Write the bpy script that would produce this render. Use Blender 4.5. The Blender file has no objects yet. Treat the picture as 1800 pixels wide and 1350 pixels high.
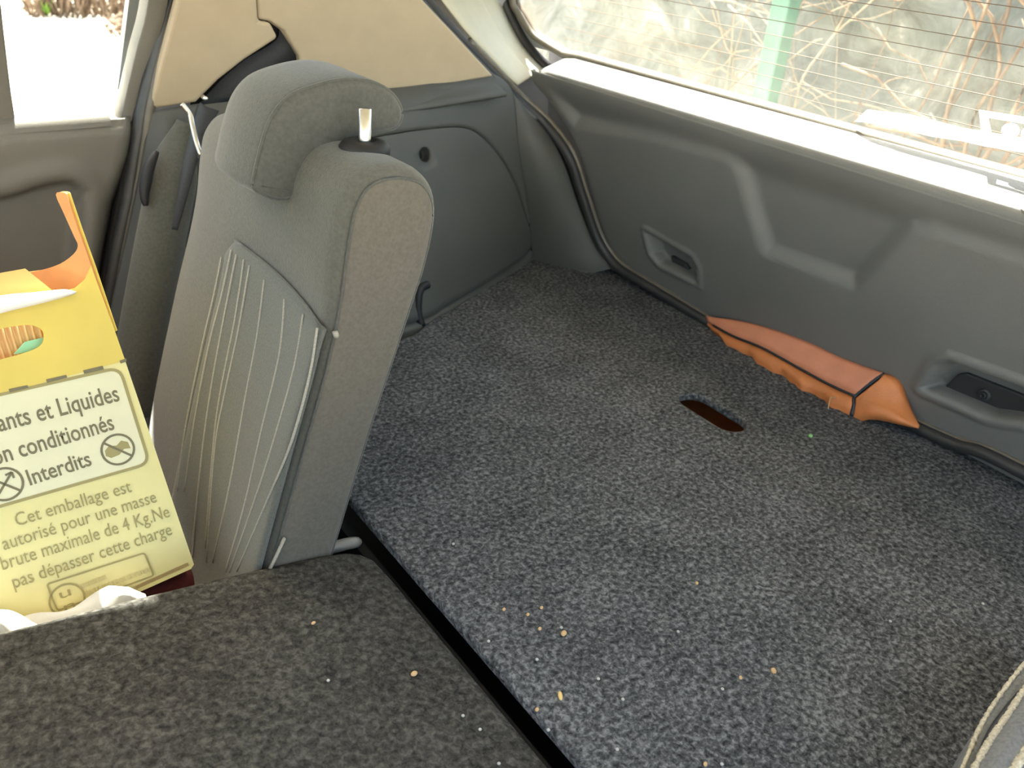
import bpy, bmesh, math, random
import numpy as np
from mathutils import Vector, Matrix
random.seed(4)
S = bpy.context.scene
COL = S.collection

# ------------------------------------------------------------------ camera
RGT = np.array([0.803, -0.589, 0.090]); UPV = np.array([0.223, 0.437, 0.871])
_f = np.array([-1300., -965., 1500.]); _f /= np.linalg.norm(_f)
_zy = (1300 * 280 + 1500. * 1500) / 965
_z = np.array([280, -_zy, -1500.]); _z /= np.linalg.norm(_z)
_Y = np.array([_f[0], -_f[1], -_f[2]]); _Z = np.array([_z[0], -_z[1], -_z[2]]); _X = np.cross(_Y, _Z)
R = np.array([_X, _Y, _Z])                     # world = R @ camera ; X to the tailgate, Y across the car, Z up
CAM = np.array([0, 0, .62]); F = 1500.
cd = bpy.data.cameras.new('camera'); cd.sensor_width = 36; cd.lens = 36 * F / 1800; cd.clip_start = .02
cam = bpy.data.objects.new('camera', cd); COL.objects.link(cam)
M = Matrix(R.tolist()).to_4x4(); M.translation = CAM; cam.matrix_world = M
S.camera = cam
cd.dof.use_dof = True; cd.dof.focus_distance = .85; cd.dof.aperture_fstop = 9

# ------------------------------------------------------------------ light
W = bpy.data.worlds.new('sky'); S.world = W; W.use_nodes = True
nt = W.node_tree; nt.nodes.clear()
sky = nt.nodes.new('ShaderNodeTexSky'); sky.sky_type = 'NISHITA'; sky.sun_disc = False
sky.sun_elevation = math.radians(58); sky.sun_rotation = math.radians(10); sky.air_density = 1.0; sky.dust_density = 2.5; sky.ozone_density = .6
bg = nt.nodes.new('ShaderNodeBackground'); bg.inputs[1].default_value = .33
wo = nt.nodes.new('ShaderNodeOutputWorld')
tn = nt.nodes.new('ShaderNodeMix'); tn.data_type = 'RGBA'; tn.blend_type = 'MULTIPLY'; tn.inputs['Factor'].default_value = 1; tn.inputs['B'].default_value = (1, .90, .74, 1)
nt.links.new(sky.outputs[0], tn.inputs['A']); nt.links.new(tn.outputs['Result'], bg.inputs[0]); nt.links.new(bg.outputs[0], wo.inputs[0])
SUN = Vector((-.16, -.52, -.85))
sl = bpy.data.lights.new('sun', 'SUN'); sl.energy = 13.0; sl.angle = math.radians(.6); sl.color = (1, .95, .86)
so = bpy.data.objects.new('sun', sl); so.rotation_euler = SUN.to_track_quat('-Z', 'Y').to_euler(); so.location = (0, 3, 6); COL.objects.link(so)
S.view_settings.view_transform = 'Standard'; S.view_settings.look = 'None'
S.view_settings.gamma = 1; S.view_settings.use_curve_mapping = False
S.view_settings.exposure = 1.8

# ------------------------------------------------------------------ helpers
def ray(x, y): return R @ np.array([x - 900., -(y - 675.), -F])
def onp(x, y, n, p0):
    n = np.array(n, float); d = ray(x, y); t = ((np.array(p0, float) - CAM) @ n) / (d @ n); return CAM + d * t
def atY(x, y, v): return onp(x, y, (0, 1, 0), (0, v, 0))
def atX(x, y, v): return onp(x, y, (1, 0, 0), (v, 0, 0))
def atZ(x, y, v): return onp(x, y, (0, 0, 1), (0, 0, v))

def link(name, me, mat=None, parent=None, smooth=True):
    o = bpy.data.objects.new(name, me); COL.objects.link(o)
    if mat is not None: me.materials.append(mat)
    if smooth:
        for p in me.polygons: p.use_smooth = True
    if parent is not None: o.parent = parent; o.matrix_parent_inverse = parent.matrix_world.inverted()
    return o
def mesh(name, vs, fs, mat=None, parent=None, smooth=True):
    me = bpy.data.meshes.new(name); me.from_pydata([tuple(map(float, v)) for v in vs], [], fs)
    bm = bmesh.new(); bm.from_mesh(me); bmesh.ops.recalc_face_normals(bm, faces=bm.faces); bm.to_mesh(me); bm.free()
    me.update(); return link(name, me, mat, parent, smooth)
def empty(name, loc):
    o = bpy.data.objects.new(name, None); o.location = tuple(map(float, loc)); o.empty_display_size = .05; COL.objects.link(o)
    bpy.context.view_layer.update(); return o
def tag(o, label=None, cat=None, group=None, kind=None):
    if label: o['label'] = label
    if cat: o['category'] = cat
    if group: o['group'] = group
    if kind: o['kind'] = kind
    return o
def solid(o, t, off=-1):
    m = o.modifiers.new('thick', 'SOLIDIFY'); m.thickness = t; m.offset = off; return o
def bevel(o, w, seg=2, ang=40):
    m = o.modifiers.new('bevel', 'BEVEL'); m.width = w; m.segments = seg; m.limit_method = 'ANGLE'; m.angle_limit = math.radians(ang); return o
def cr(P, n, closed=False):
    """Catmull-Rom through points, n samples per span"""
    P = [np.array(p, float) for p in P]; out = []; k = len(P)
    spans = k if closed else k - 1
    for i in range(spans):
        if closed: a, b, c, d = P[(i - 1) % k], P[i], P[(i + 1) % k], P[(i + 2) % k]
        else: a, b, c, d = P[max(i - 1, 0)], P[i], P[i + 1], P[min(i + 2, k - 1)]
        for j in range(n):
            t = j / n
            out.append(.5 * ((2 * b) + (c - a) * t + (2 * a - 5 * b + 4 * c - d) * t * t + (3 * b - a - 3 * c + d) * t ** 3))
    if not closed: out.append(P[-1])
    return out
def tube_data(pts, r, seg=8, closed=False, flat=1.0, ref=(0, 0, 1)):
    pts = [np.array(p, float) for p in pts]; n = len(pts); vs = []; fs = []
    for i in range(n):
        a = pts[(i - 1) % n] if (closed or i) else pts[i]; b = pts[(i + 1) % n] if (closed or i < n - 1) else pts[i]
        t = b - a; t /= (np.linalg.norm(t) + 1e-12)
        s = np.cross(t, np.array(ref, float)); s /= (np.linalg.norm(s) + 1e-9); u = np.cross(s, t)
        rr = r[i] if hasattr(r, '__len__') else r
        for k in range(seg):
            q = 2 * math.pi * k / seg; vs.append(pts[i] + rr * (math.cos(q) * s + flat * math.sin(q) * u))
    for i in range(n if closed else n - 1):
        for k in range(seg):
            j = (i + 1) % n
            fs.append((i * seg + k, i * seg + (k + 1) % seg, j * seg + (k + 1) % seg, j * seg + k))
    if not closed: fs += [tuple(range(seg))[::-1], tuple(range((n - 1) * seg, n * seg))]
    return vs, fs
def tube(name, pts, r, mat, parent=None, seg=8, closed=False, flat=1.0, ref=(0, 0, 1)):
    v, f = tube_data(pts, r, seg, closed, flat, ref); return mesh(name, v, f, mat, parent)
def grid_faces(nu, nv, off=0):
    return [(off + i * nv + j, off + (i + 1) * nv + j, off + (i + 1) * nv + j + 1, off + i * nv + j + 1) for i in range(nu - 1) for j in range(nv - 1)]
def prism(name, poly, vec, mat, parent=None, bw=0, seg=2, smooth=False):
    """3D polygon pushed along vec"""
    n = len(poly); vec = np.array(vec, float)
    vs = [np.array(p, float) for p in poly] + [np.array(p, float) + vec for p in poly]
    fs = [tuple(range(n))[::-1], tuple(range(n, 2 * n))] + [(i, (i + 1) % n, n + (i + 1) % n, n + i) for i in range(n)]
    o = mesh(name, vs, fs, mat, parent, smooth)
    if bw: bevel(o, bw, seg)
    return o
def box(name, lo, hi, mat, parent=None, bw=0):
    x0, y0, z0 = lo; x1, y1, z1 = hi
    return prism(name, [(x0, y0, z0), (x1, y0, z0), (x1, y1, z0), (x0, y1, z0)], (0, 0, z1 - z0), mat, parent, bw)
def loft(name, rings, mat, parent=None, cap0=True, cap1=True):
    n = len(rings[0]); vs = [p for r in rings for p in r]; fs = []
    for i in range(len(rings) - 1):
        for k in range(n): fs.append((i * n + k, i * n + (k + 1) % n, (i + 1) * n + (k + 1) % n, (i + 1) * n + k))
    if cap0: fs.append(tuple(range(n))[::-1])
    if cap1: fs.append(tuple(range((len(rings) - 1) * n, len(rings) * n)))
    return mesh(name, vs, fs, mat, parent)
def inset(loop, d):
    """move a 2-D loop inwards by d along its normals"""
    L = np.array(loop); n = len(L); t = np.roll(L, -1, 0) - np.roll(L, 1, 0); t /= np.linalg.norm(t, axis=1)[:, None] + 1e-12
    nn = np.stack([-t[:, 1], t[:, 0]], 1)
    area = .5 * np.sum(L[:, 0] * np.roll(L[:, 1], -1) - np.roll(L[:, 0], -1) * L[:, 1])
    return L + nn * d * (1 if area > 0 else -1)
def sdist(P, poly):
    """signed distance (negative inside) of points P (N,2) to a polygon"""
    poly = np.array(poly, float); P = np.array(P, float); D = np.full(len(P), 1e9); ins = np.zeros(len(P), bool)
    for a, b in zip(poly, np.roll(poly, -1, 0)):
        ab = b - a; t = np.clip(((P - a) @ ab) / (ab @ ab + 1e-12), 0, 1)
        D = np.minimum(D, np.linalg.norm(P - a - t[:, None] * ab, axis=1))
        c = ((a[1] > P[:, 1]) != (b[1] > P[:, 1])) & (P[:, 0] < (b[0] - a[0]) * (P[:, 1] - a[1]) / (b[1] - a[1] + 1e-12) + a[0])
        ins ^= c
    return np.where(ins, -D, D)
def sst(a, b, x):
    t = np.clip((x - a) / (b - a), 0, 1); return t * t * (3 - 2 * t)

# ------------------------------------------------------------------ materials
def lin(c): return tuple(((v / 255) / 12.92 if v / 255 < .04045 else ((v / 255 + .055) / 1.055) ** 2.4) for v in c)
def mat(name, col, rough=.6, nscale=0, namt=.15, bump=0, bscale=None, metal=0, spec=.5, sheen=0, det=3, trans=0, sss=0):
    m = bpy.data.materials.new(name); m.use_nodes = True; t = m.node_tree; b = t.nodes['Principled BSDF']
    b.inputs['Base Color'].default_value = (*col, 1); b.inputs['Roughness'].default_value = rough
    b.inputs['Metallic'].default_value = metal; b.inputs['Specular IOR Level'].default_value = spec
    if sheen: b.inputs['Sheen Weight'].default_value = sheen; b.inputs['Sheen Roughness'].default_value = .5
    if nscale or bump:
        tc = t.nodes.new('ShaderNodeTexCoord')
    if nscale:
        n = t.nodes.new('ShaderNodeTexNoise'); n.inputs['Scale'].default_value = nscale; n.inputs['Detail'].default_value = det
        t.links.new(tc.outputs['Object'], n.inputs['Vector'])
        r = t.nodes.new('ShaderNodeValToRGB'); r.color_ramp.elements[0].position = .32; r.color_ramp.elements[1].position = .68
        r.color_ramp.elements[0].color = (*[c * (1 - namt) for c in col], 1); r.color_ramp.elements[1].color = (*[min(1, c * (1 + namt)) for c in col], 1)
        t.links.new(n.outputs[0], r.inputs[0]); t.links.new(r.outputs[0], b.inputs['Base Color'])
    if bump:
        n2 = t.nodes.new('ShaderNodeTexNoise'); n2.inputs['Scale'].default_value = bscale or 400; n2.inputs['Detail'].default_value = 2
        t.links.new(tc.outputs['Object'], n2.inputs['Vector'])
        bp = t.nodes.new('ShaderNodeBump'); bp.inputs['Strength'].default_value = bump; bp.inputs['Distance'].default_value = .002
        t.links.new(n2.outputs[0], bp.inputs['Height']); t.links.new(bp.outputs[0], b.inputs['Normal'])
    return m
def carpet(name, dark, mid, light, s1=170, bump=.9):
    m = bpy.data.materials.new(name); m.use_nodes = True; t = m.node_tree; b = t.nodes['Principled BSDF']
    b.inputs['Roughness'].default_value = 1; b.inputs['Specular IOR Level'].default_value = .1
    tc = t.nodes.new('ShaderNodeTexCoord')
    n = t.nodes.new('ShaderNodeTexNoise'); n.inputs['Scale'].default_value = s1; n.inputs['Detail'].default_value = 4; n.inputs['Roughness'].default_value = .68; n.inputs['Distortion'].default_value = .35
    t.links.new(tc.outputs['Object'], n.inputs['Vector'])
    n3 = t.nodes.new('ShaderNodeTexNoise'); n3.inputs['Scale'].default_value = 14; n3.inputs['Detail'].default_value = 3
    t.links.new(tc.outputs['Object'], n3.inputs['Vector'])
    ad = t.nodes.new('ShaderNodeMath'); ad.operation = 'MULTIPLY_ADD'; ad.inputs[1].default_value = .16; ad.inputs[2].default_value = -.08
    t.links.new(n3.outputs[0], ad.inputs[0])
    a2 = t.nodes.new('ShaderNodeMath'); t.links.new(n.outputs[0], a2.inputs[0]); t.links.new(ad.outputs[0], a2.inputs[1])
    r = t.nodes.new('ShaderNodeValToRGB'); e = r.color_ramp.elements
    e[0].position = .34; e[0].color = (*dark, 1); e[1].position = .69; e[1].color = (*light, 1); k = e.new(.5); k.color = (*mid, 1)
    t.links.new(a2.outputs[0], r.inputs[0]); t.links.new(r.outputs[0], b.inputs['Base Color'])
    bp = t.nodes.new('ShaderNodeBump'); bp.inputs['Strength'].default_value = bump; bp.inputs['Distance'].default_value = .003
    t.links.new(n.outputs[0], bp.inputs['Height']); t.links.new(bp.outputs[0], b.inputs['Normal'])
    return m
def glass(name, tint=(.96, .98, .96), gloss=.05, haze=0):
    m = bpy.data.materials.new(name); m.use_nodes = True; t = m.node_tree; t.nodes.clear()
    tr = t.nodes.new('ShaderNodeBsdfTransparent'); tr.inputs[0].default_value = (*tint, 1)
    gl = t.nodes.new('ShaderNodeBsdfGlossy'); gl.inputs[1].default_value = .02
    mx = t.nodes.new('ShaderNodeMixShader'); mx.inputs[0].default_value = gloss
    o = t.nodes.new('ShaderNodeOutputMaterial')
    t.links.new(tr.outputs[0], mx.inputs[1]); t.links.new(gl.outputs[0], mx.inputs[2]); last = mx
    if haze:
        tl_ = t.nodes.new('ShaderNodeBsdfTranslucent'); tl_.inputs[0].default_value = (.9, .86, .76, 1)  # pale translucent share paints a veil of glare into the pane
        m2 = t.nodes.new('ShaderNodeMixShader'); m2.inputs[0].default_value = haze
        t.links.new(mx.outputs[0], m2.inputs[1]); t.links.new(tl_.outputs[0], m2.inputs[2]); last = m2
    t.links.new(last.outputs[0], o.inputs[0]); return m

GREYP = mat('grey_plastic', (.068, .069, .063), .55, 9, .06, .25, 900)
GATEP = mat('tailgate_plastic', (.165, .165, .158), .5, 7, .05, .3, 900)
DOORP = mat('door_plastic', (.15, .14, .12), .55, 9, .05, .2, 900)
POCKET = mat('pocket_plastic', (.035, .035, .036), .55, 9, .05, .2, 900)
BEIGE = mat('beige_trim', (.44, .36, .25), .6, 30, .03, .15, 900)
CREAM = mat('cream_trim', (.56, .52, .40), .5, 30, .03, .1, 900)
BLACK = mat('black_rubber', (.012, .012, .013), .6)
RUBBER = mat('grey_rubber', (.05, .052, .055), .4, 60, .1)
RUBBERL = mat('tan_rubber', (.13, .115, .09), .4, 60, .1)
RUBBERK = mat('dark_grey_rubber', (.028, .028, .028), .5)
DARK = mat('dark_void', (.008, .008, .008), .9)
SEATF = mat('seat_fabric', (.092, .090, .076), .9, 260, .12, .35, 700, spec=.15, sheen=.25)
SEATS = mat('seat_side_fabric', (.115, .103, .085), .9, 260, .10, .3, 700, spec=.15, sheen=.2)
HEADF = mat('headrest_fabric', (.082, .082, .073), .9, 260, .12, .3, 700, spec=.15, sheen=.25)
INSF = mat('insert_fabric', (.112, .115, .102), .9, 500, .14, .35, 900, spec=.15, sheen=.2)
STITCH = mat('stitch_thread', (.32, .30, .25), .8, 900, .2)
STEEL = mat('bright_steel', (.7, .7, .68), .25, metal=1)
CARP = carpet('boot_carpet', (.022, .023, .025), (.080, .083, .087), (.225, .232, .24))
CARP2 = carpet('seatback_carpet', (.022, .021, .019), (.052, .050, .045), (.105, .101, .092), 150, .6)
LEATH = mat('tan_leather', (.62, .24, .135), .5, 40, .05, .2, 500)
LEATH2 = mat('tan_leather_side', (.56, .19, .06), .5, 40, .06, .25, 500)
PIPE = mat('dark_piping', (.02, .025, .03), .5)
YEL = mat('yellow_card', (.66, .50, .09), .5, 25, .04)
PALE = mat('pale_yellow_card', (.72, .63, .27), .5, 25, .03)
LABELM = mat('label_cream', (.72, .67, .44), .5, 25, .02)
KRAFT = mat('kraft_card', (.58, .27, .09), .7, 40, .06)
WHITEC = mat('white_card', (.85, .82, .75), .7)
INK = mat('brown_ink', (.17, .14, .07), .6)
INKL = mat('light_ink', (.33, .27, .10), .6)
FILMW = mat('white_plastic_film', (.80, .78, .72), .3, 30, .04)
REDC = mat('dark_red_cloth', (.09, .010, .010), .8)
BAGF = mat('bag_fabric', (.155, .155, .15), .8, 300, .2, .5, 500)
CORD = mat('cream_cord', (.50, .44, .32), .9, 400, .3, .6, 600)
WEB = mat('belt_webbing', (.022, .023, .026), .7, 400, .2)
GLASS = glass('window_glass', (.92, .94, .92), .03)
GLASS_HAZE = glass('hazed_rear_glass', (.92, .94, .92), .03, .018)  # haze of the bright view put into the glass itself
FRIT = mat('frit_brown', (.10, .065, .035), .6)
HEAT = mat('heater_wire', (.12, .08, .05), .6)
GREENP = mat('green_paint', (.13, .24, .175), .9, 12, .15)
TWIG = mat('dry_twig', (.22, .15, .10), .9, 20, .3)
TWIGL = mat('pale_twig', (.34, .27, .19), .9, 20, .2)
LEAFG = mat('weed_leaf', (.25, .42, .06), .8)
GROUND = mat('sunlit_gravel', (.52, .48, .40), 1, 3, .25, .4, 30)
WHITES = mat('white_sticker', (.85, .85, .82), .5)
_t = WHITES.node_tree; _tl = _t.nodes.new('ShaderNodeBsdfTranslucent'); _tl.inputs[0].default_value = (.95, .94, .9, 1); _mx = _t.nodes.new('ShaderNodeMixShader'); _mx.inputs[0].default_value = .75
_t.links.new(_t.nodes['Principled BSDF'].outputs[0], _mx.inputs[1]); _t.links.new(_tl.outputs[0], _mx.inputs[2]); _t.links.new(_mx.outputs[0], _t.nodes['Material Output'].inputs[0])
PAINT = mat('car_body_paint', (.30, .31, .33), .35)

# =========================================================== outside
gz = -.72
g = mesh('ground', [(-25, -25, gz), (30, -25, gz), (30, 30, gz), (-25, 30, gz)], [(0, 1, 2, 3)], GROUND)
tag(g, 'bright sunlit gravel ground outside the car', 'ground', kind='structure')
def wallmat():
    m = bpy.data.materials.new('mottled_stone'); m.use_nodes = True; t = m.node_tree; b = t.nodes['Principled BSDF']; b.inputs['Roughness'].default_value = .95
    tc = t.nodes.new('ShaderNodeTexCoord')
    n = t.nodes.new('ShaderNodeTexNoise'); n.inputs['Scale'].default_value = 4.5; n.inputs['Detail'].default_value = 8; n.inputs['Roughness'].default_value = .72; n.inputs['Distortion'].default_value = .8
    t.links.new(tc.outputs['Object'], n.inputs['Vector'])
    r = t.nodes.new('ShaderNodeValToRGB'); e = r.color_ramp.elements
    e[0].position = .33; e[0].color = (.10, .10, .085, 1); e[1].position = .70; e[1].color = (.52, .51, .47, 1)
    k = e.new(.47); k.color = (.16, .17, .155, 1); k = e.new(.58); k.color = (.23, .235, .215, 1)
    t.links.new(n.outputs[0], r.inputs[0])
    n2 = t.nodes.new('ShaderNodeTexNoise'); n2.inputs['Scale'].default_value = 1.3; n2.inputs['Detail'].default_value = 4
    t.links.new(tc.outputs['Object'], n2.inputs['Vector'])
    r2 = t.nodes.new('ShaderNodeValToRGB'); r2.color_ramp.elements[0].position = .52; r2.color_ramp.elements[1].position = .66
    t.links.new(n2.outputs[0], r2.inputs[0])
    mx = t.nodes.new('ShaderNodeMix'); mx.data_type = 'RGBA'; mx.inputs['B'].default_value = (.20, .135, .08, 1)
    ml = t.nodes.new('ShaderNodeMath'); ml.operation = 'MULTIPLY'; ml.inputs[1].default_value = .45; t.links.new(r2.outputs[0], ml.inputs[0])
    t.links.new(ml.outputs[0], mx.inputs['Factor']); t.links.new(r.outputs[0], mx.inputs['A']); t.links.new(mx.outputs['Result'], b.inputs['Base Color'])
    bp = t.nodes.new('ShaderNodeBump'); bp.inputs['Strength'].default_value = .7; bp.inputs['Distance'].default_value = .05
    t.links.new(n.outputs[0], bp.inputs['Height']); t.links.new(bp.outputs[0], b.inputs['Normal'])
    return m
WX = 3.0
def wall_x(y, z): return WX + .03 * math.sin(5 * y + 3 * z) + .03 * math.sin(11 * z - 4 * y) + .015 * math.sin(23 * y + 17 * z)
ys = np.linspace(-2, 8, 160); zs = np.linspace(gz - .05, 1.1, 40)
vs = [(wall_x(y, z), y, z) for y in ys for z in zs]
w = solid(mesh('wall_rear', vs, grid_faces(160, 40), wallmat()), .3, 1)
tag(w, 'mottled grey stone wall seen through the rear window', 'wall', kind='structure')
# green post
pb = atX(1352, 120, WX - .25)
p = empty('fence_post', (WX - .25, pb[1], gz)); tag(p, 'green painted square post outside the rear window, before the stone wall', 'post')
box('post', (WX - .27, pb[1] - .038, gz - .02), (WX - .20, pb[1] + .038, 1.2), GREENP, p, .006)
box('post_cap', (WX - .28, pb[1] - .046, 1.2), (WX - .19, pb[1] + .046, 1.23), GREENP, p, .006)
# dry vines against the wall
def vines(name, y0, y1, n, m, label, rr=(.003, .009), seed=1, xo=.1, lean=.25):
    rnd = random.Random(seed); V = []; Fc = []
    for i in range(n):
        y = rnd.uniform(y0, y1); z = gz; a = rnd.uniform(-lean, lean); pts = []; x = WX - xo - rnd.uniform(0, .1)
        for k in range(14):
            pts.append((x + rnd.uniform(-.02, .02), y, z)); z += rnd.uniform(.06, .13); a += rnd.uniform(-.25, .25); y += .1 * a
        r0 = rnd.uniform(*rr); v, f = tube_data(cr(pts, 2), [r0 * (1 - .6 * i2 / 26) for i2 in range(27)], 5)
        o = len(V); V += v; Fc += [tuple(o + q for q in ff) for ff in f]
        for b in range(5):
            q = pts[rnd.randint(2, 12)]; e = [q]
            dy = rnd.choice((-1, 1)) * rnd.uniform(.04, .1); dz = rnd.uniform(.0, .06)
            for k in range(4): e.append((e[-1][0] - rnd.uniform(0, .02), e[-1][1] + dy + rnd.uniform(-.04, .04), e[-1][2] + dz + rnd.uniform(-.04, .04)))
            v, f = tube_data(e, r0 * .45, 4); o = len(V); V += v; Fc += [tuple(o + q for q in ff) for ff in f]
    ob = mesh(name, V, Fc, m)
    return tag(ob, label, 'vine')
yv = lambda px, py=100: atX(px, py, WX - .15)[1]
vines('dry_vine', yv(1460), yv(1390), 4, TWIGL, 'dry pale stems climbing the wall right of the green post', seed=3, lean=.05, rr=(.002, .004))
vines('dry_vine', yv(1830), yv(1730), 9, TWIG, 'thick reddish brown dry creeper at the right end of the stone wall', seed=5, rr=(.005, .014))
vines('dry_vine', yv(1330), yv(1180), 5, TWIGL, 'thin tangled dry stems on the wall left of the green post', seed=8, rr=(.002, .006))
vines('dry_vine', yv(1180), yv(1000), 3, TWIG, 'sparse brown stems on the wall nearest the far rear pillar', seed=9, rr=(.002, .005))
vines('dry_vine', yv(1700), yv(1480), 3, TWIG, 'few thin brown stems crossing the pale middle of the wall', seed=11, rr=(.002, .005), lean=.6)
# brush beyond the side door
rnd = random.Random(2)
def brush(name, c, wdt, hgt, n, label):
    V = []; Fc = []
    for i in range(n):
        p0 = np.array([c[0] + rnd.uniform(-wdt, wdt), c[1] + rnd.uniform(-.3, .3), gz])
        d = np.array([rnd.uniform(-.5, .5), rnd.uniform(-.4, .4), 1]) * hgt * rnd.uniform(.5, 1)
        pts = [p0, p0 + d * .4 + np.array([rnd.uniform(-.05, .05), 0, 0]), p0 + d * .75 + np.array([rnd.uniform(-.1, .1), 0, 0]), p0 + d]
        v, f = tube_data(pts, [.012, .009, .007, .004], 4); o = len(V); V += v; Fc += [tuple(o + q for q in ff) for ff in f]
    return tag(mesh(name, V, Fc, TWIG), label, 'shrub')
c1 = atZ(150, 25, gz); brush('dry_shrub', c1, .55, .6, 220, 'dry brown shrub on the far gravel through the side door window')
c2 = atZ(215, 60, gz); brush('dry_shrub', c2, .12, .18, 40, 'small dry brown tuft on the gravel beside the window frame')
c3 = atZ(84, 28, gz)
V = []; Fc = []
for i in range(24):
    a = rnd.uniform(0, 6.28); d = np.array([math.cos(a) * .06, math.sin(a) * .06, rnd.uniform(.06, .16)]); s = np.array([-math.sin(a), math.cos(a), 0]) * .014
    o = len(V); V += [c3, c3 + d * .6 + s, c3 + d, c3 + d * .6 - s]; Fc.append((o, o + 1, o + 2, o + 3))
tag(mesh('green_weed', V, Fc, LEAFG), 'small green weed on the gravel before the dry shrub', 'weed')

# =========================================================== car shell (setting)
gf = box('floor', (-.75, -.45, -.36), (1.2, 1.42, -.33), DARK); tag(gf, 'dark bare floor pan under the seats and boot panel', 'floor', kind='structure')
box('well_side', (.355, -.45, -.36), (1.19, -.42, -.016), DARK, gf); box('well_side', (.355, -.45, -.36), (.366, 1.05, -.03), DARK, gf)
# roof; its unseen rear wing is added to keep sun off the boot floor
rf = prism('ceiling', [(-.98, -.30, .95), (-.98, 1.15, .95), (.28, 1.16, .95), (.36, 1.37, .95), (.95, 1.42, .95), (1.02, 1.74, .95), (1.171, 1.74, .95), (1.171, -.20, .95), (1.02, -.30, .95), (.3, -.32, .95)], (0, 0, .05), CREAM, None, .01)
tag(rf, 'pale roof lining of the car, rear wing widened to shade the boot', 'ceiling', kind='structure')

# ---- far body side
wl = empty('wall_far', (.75, 1.3, 0)); tag(wl, 'far body side of the car with beige pillar trim over dark grey plastic', 'wall', kind='structure')
# outer skin behind the trims
prism('body_skin', [(.36, 1.43, -.4), (1.22, 1.43, -.4), (1.22, 1.43, .34), (.34, 1.43, .34)], (0, .02, 0), PAINT, wl)
prism('upper_body_skin', [(.335, 1.43, .33), (1.145, 1.50, .33), (1.125, 1.51, .39), (1.09, 1.51, .50), (.925, 1.36, .95), (.30, 1.36, .95), (.35, 1.40, .60), (.365, 1.42, .46)], (0, .02, 0), PAINT, wl)
bk_ = mesh('front_light_block', [(-.98, -.5, -.4), (-.98, 1.45, -.4), (-.98, 1.45, .45), (-.98, -.5, .45)], [(0, 1, 2, 3)], DARK, None, False); solid(bk_, .05, 0); tag(bk_, 'unseen dark panel across the front of the cabin, added to block light', 'wall', kind='structure')  # added across the open front to hold light back from the seat

# lower quarter trim: a smooth patch
QC = [  # columns forward -> rearward ; rows belt -> floor
    [(.37, 1.272, .335), (.60, 1.268, .35), (.74, 1.27, .352), (.925, 1.278, .368)],
    [(.37, 1.262, .300), (.60, 1.235, .315), (.75, 1.24, .318), (.962, 1.268, .336)],
    [(.36, 1.24, .20), (.60, 1.19, .21), (.78, 1.215, .215), (.985, 1.262, .23)],
    [(.35, 1.22, .09), (.62, 1.145, .10), (.82, 1.18, .10), (1.03, 1.268, .10)],
    [(.34, 1.20, -.05), (.66, 1.10, -.05), (.86, 1.18, -.05), (1.075, 1.285, -.05)]]
def patch_eval(Cn, nu, nv):
    rows = [cr(r, nu) for r in Cn]; cols = list(zip(*rows))
    return np.array([cr(list(c), nv) for c in cols])          # [u][v]
Q = patch_eval(QC, 40, 30); nu, nv = Q.shape[:2]
def proj(P):
    d = (P - CAM) @ R; return np.stack([900 + F * d[..., 0] / -d[..., 2], 675 - F * d[..., 1] / -d[..., 2]], -1)
QP = proj(Q.reshape(-1, 3))
def qpoint(px, py):
    """point of the trim surface under one measured outline point (bilinear refine)"""
    i = np.argmin(((QP - (px, py)) ** 2).sum(1)); u, v = divmod(i, nv); u = min(max(u, 1), nu - 2); v = min(max(v, 1), nv - 2)
    P = Q[u, v]; du = (Q[u + 1, v] - Q[u - 1, v]); dv = (Q[u, v + 1] - Q[u, v - 1])
    n = np.cross(du, dv); return onp(px, py, n, P)
def qnormal(P):
    i = np.argmin(((Q.reshape(-1, 3) - P) ** 2).sum(1)); u, v = divmod(i, nv); u = min(max(u, 1), nu - 2); v = min(max(v, 1), nv - 2)
    n = np.cross(Q[u + 1, v] - Q[u - 1, v], Q[u, v + 1] - Q[u, v - 1]); n /= np.linalg.norm(n); return n if n[1] < 0 else -n
outl = cr([(560, 300), (640, 248), (700, 234), (770, 225), (815, 224), (845, 238), (880, 275), (908, 325), (928, 385), (936, 440), (870, 492), (790, 540), (740, 568), (640, 590), (560, 560)], 6, True)
OP = np.array([qpoint(*p) for p in outl])
OXZ = OP[:, [0, 2]]
flatQ = Q.reshape(-1, 3).copy()
sd = sdist(flatQ[:, [0, 2]], OXZ)
flatQ[:, 1] += .03 * sst(.003, -.008, sd)
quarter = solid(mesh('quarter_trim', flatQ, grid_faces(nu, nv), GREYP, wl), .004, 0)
# storage cover with its finger hole (rings from the hole outwards)
hc = qpoint(746, 272); hn = qnormal(hc)
ex = np.array([1, 0, 0]) - hn * hn[0]; ex /= np.linalg.norm(ex); ez = np.cross(ex, hn)
if ez[2] < 0: ez = -ez
no = len(OP); rings = []
ang = [math.atan2((p - hc) @ ez, (p - hc) @ ex) for p in OP]
circ = [hc + .0125 * (math.cos(a) * ex + math.sin(a) * ez) for a in ang]
for r_, dep in ((.02, .024), (.9, .024), (.93, .012), (1, .003)): rings.append([hc + (c - hc) * r_ - hn * dep for c in circ])
for s in (0, .06, .2, .4, .6, .8, .93, .97):
    ring = []
    for c, o_ in zip(circ, OP):
        q = c + (o_ - c) * s; k = np.argmin(((Q.reshape(-1, 3) - q) ** 2).sum(1)); nn = hn
        base = Q.reshape(-1, 3)[k]; m_ = qnormal(base); q = q + m_ * ((base - q) @ m_)
        ring.append(q + hn * .0015)
    rings.append(ring)
rings.append([c + (o_ - c) * .978 - hn * .002 for c, o_ in zip(circ, OP)]); rings.append([c + (o_ - c) * .981 - hn * .016 for c, o_ in zip(circ, OP)])
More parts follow.
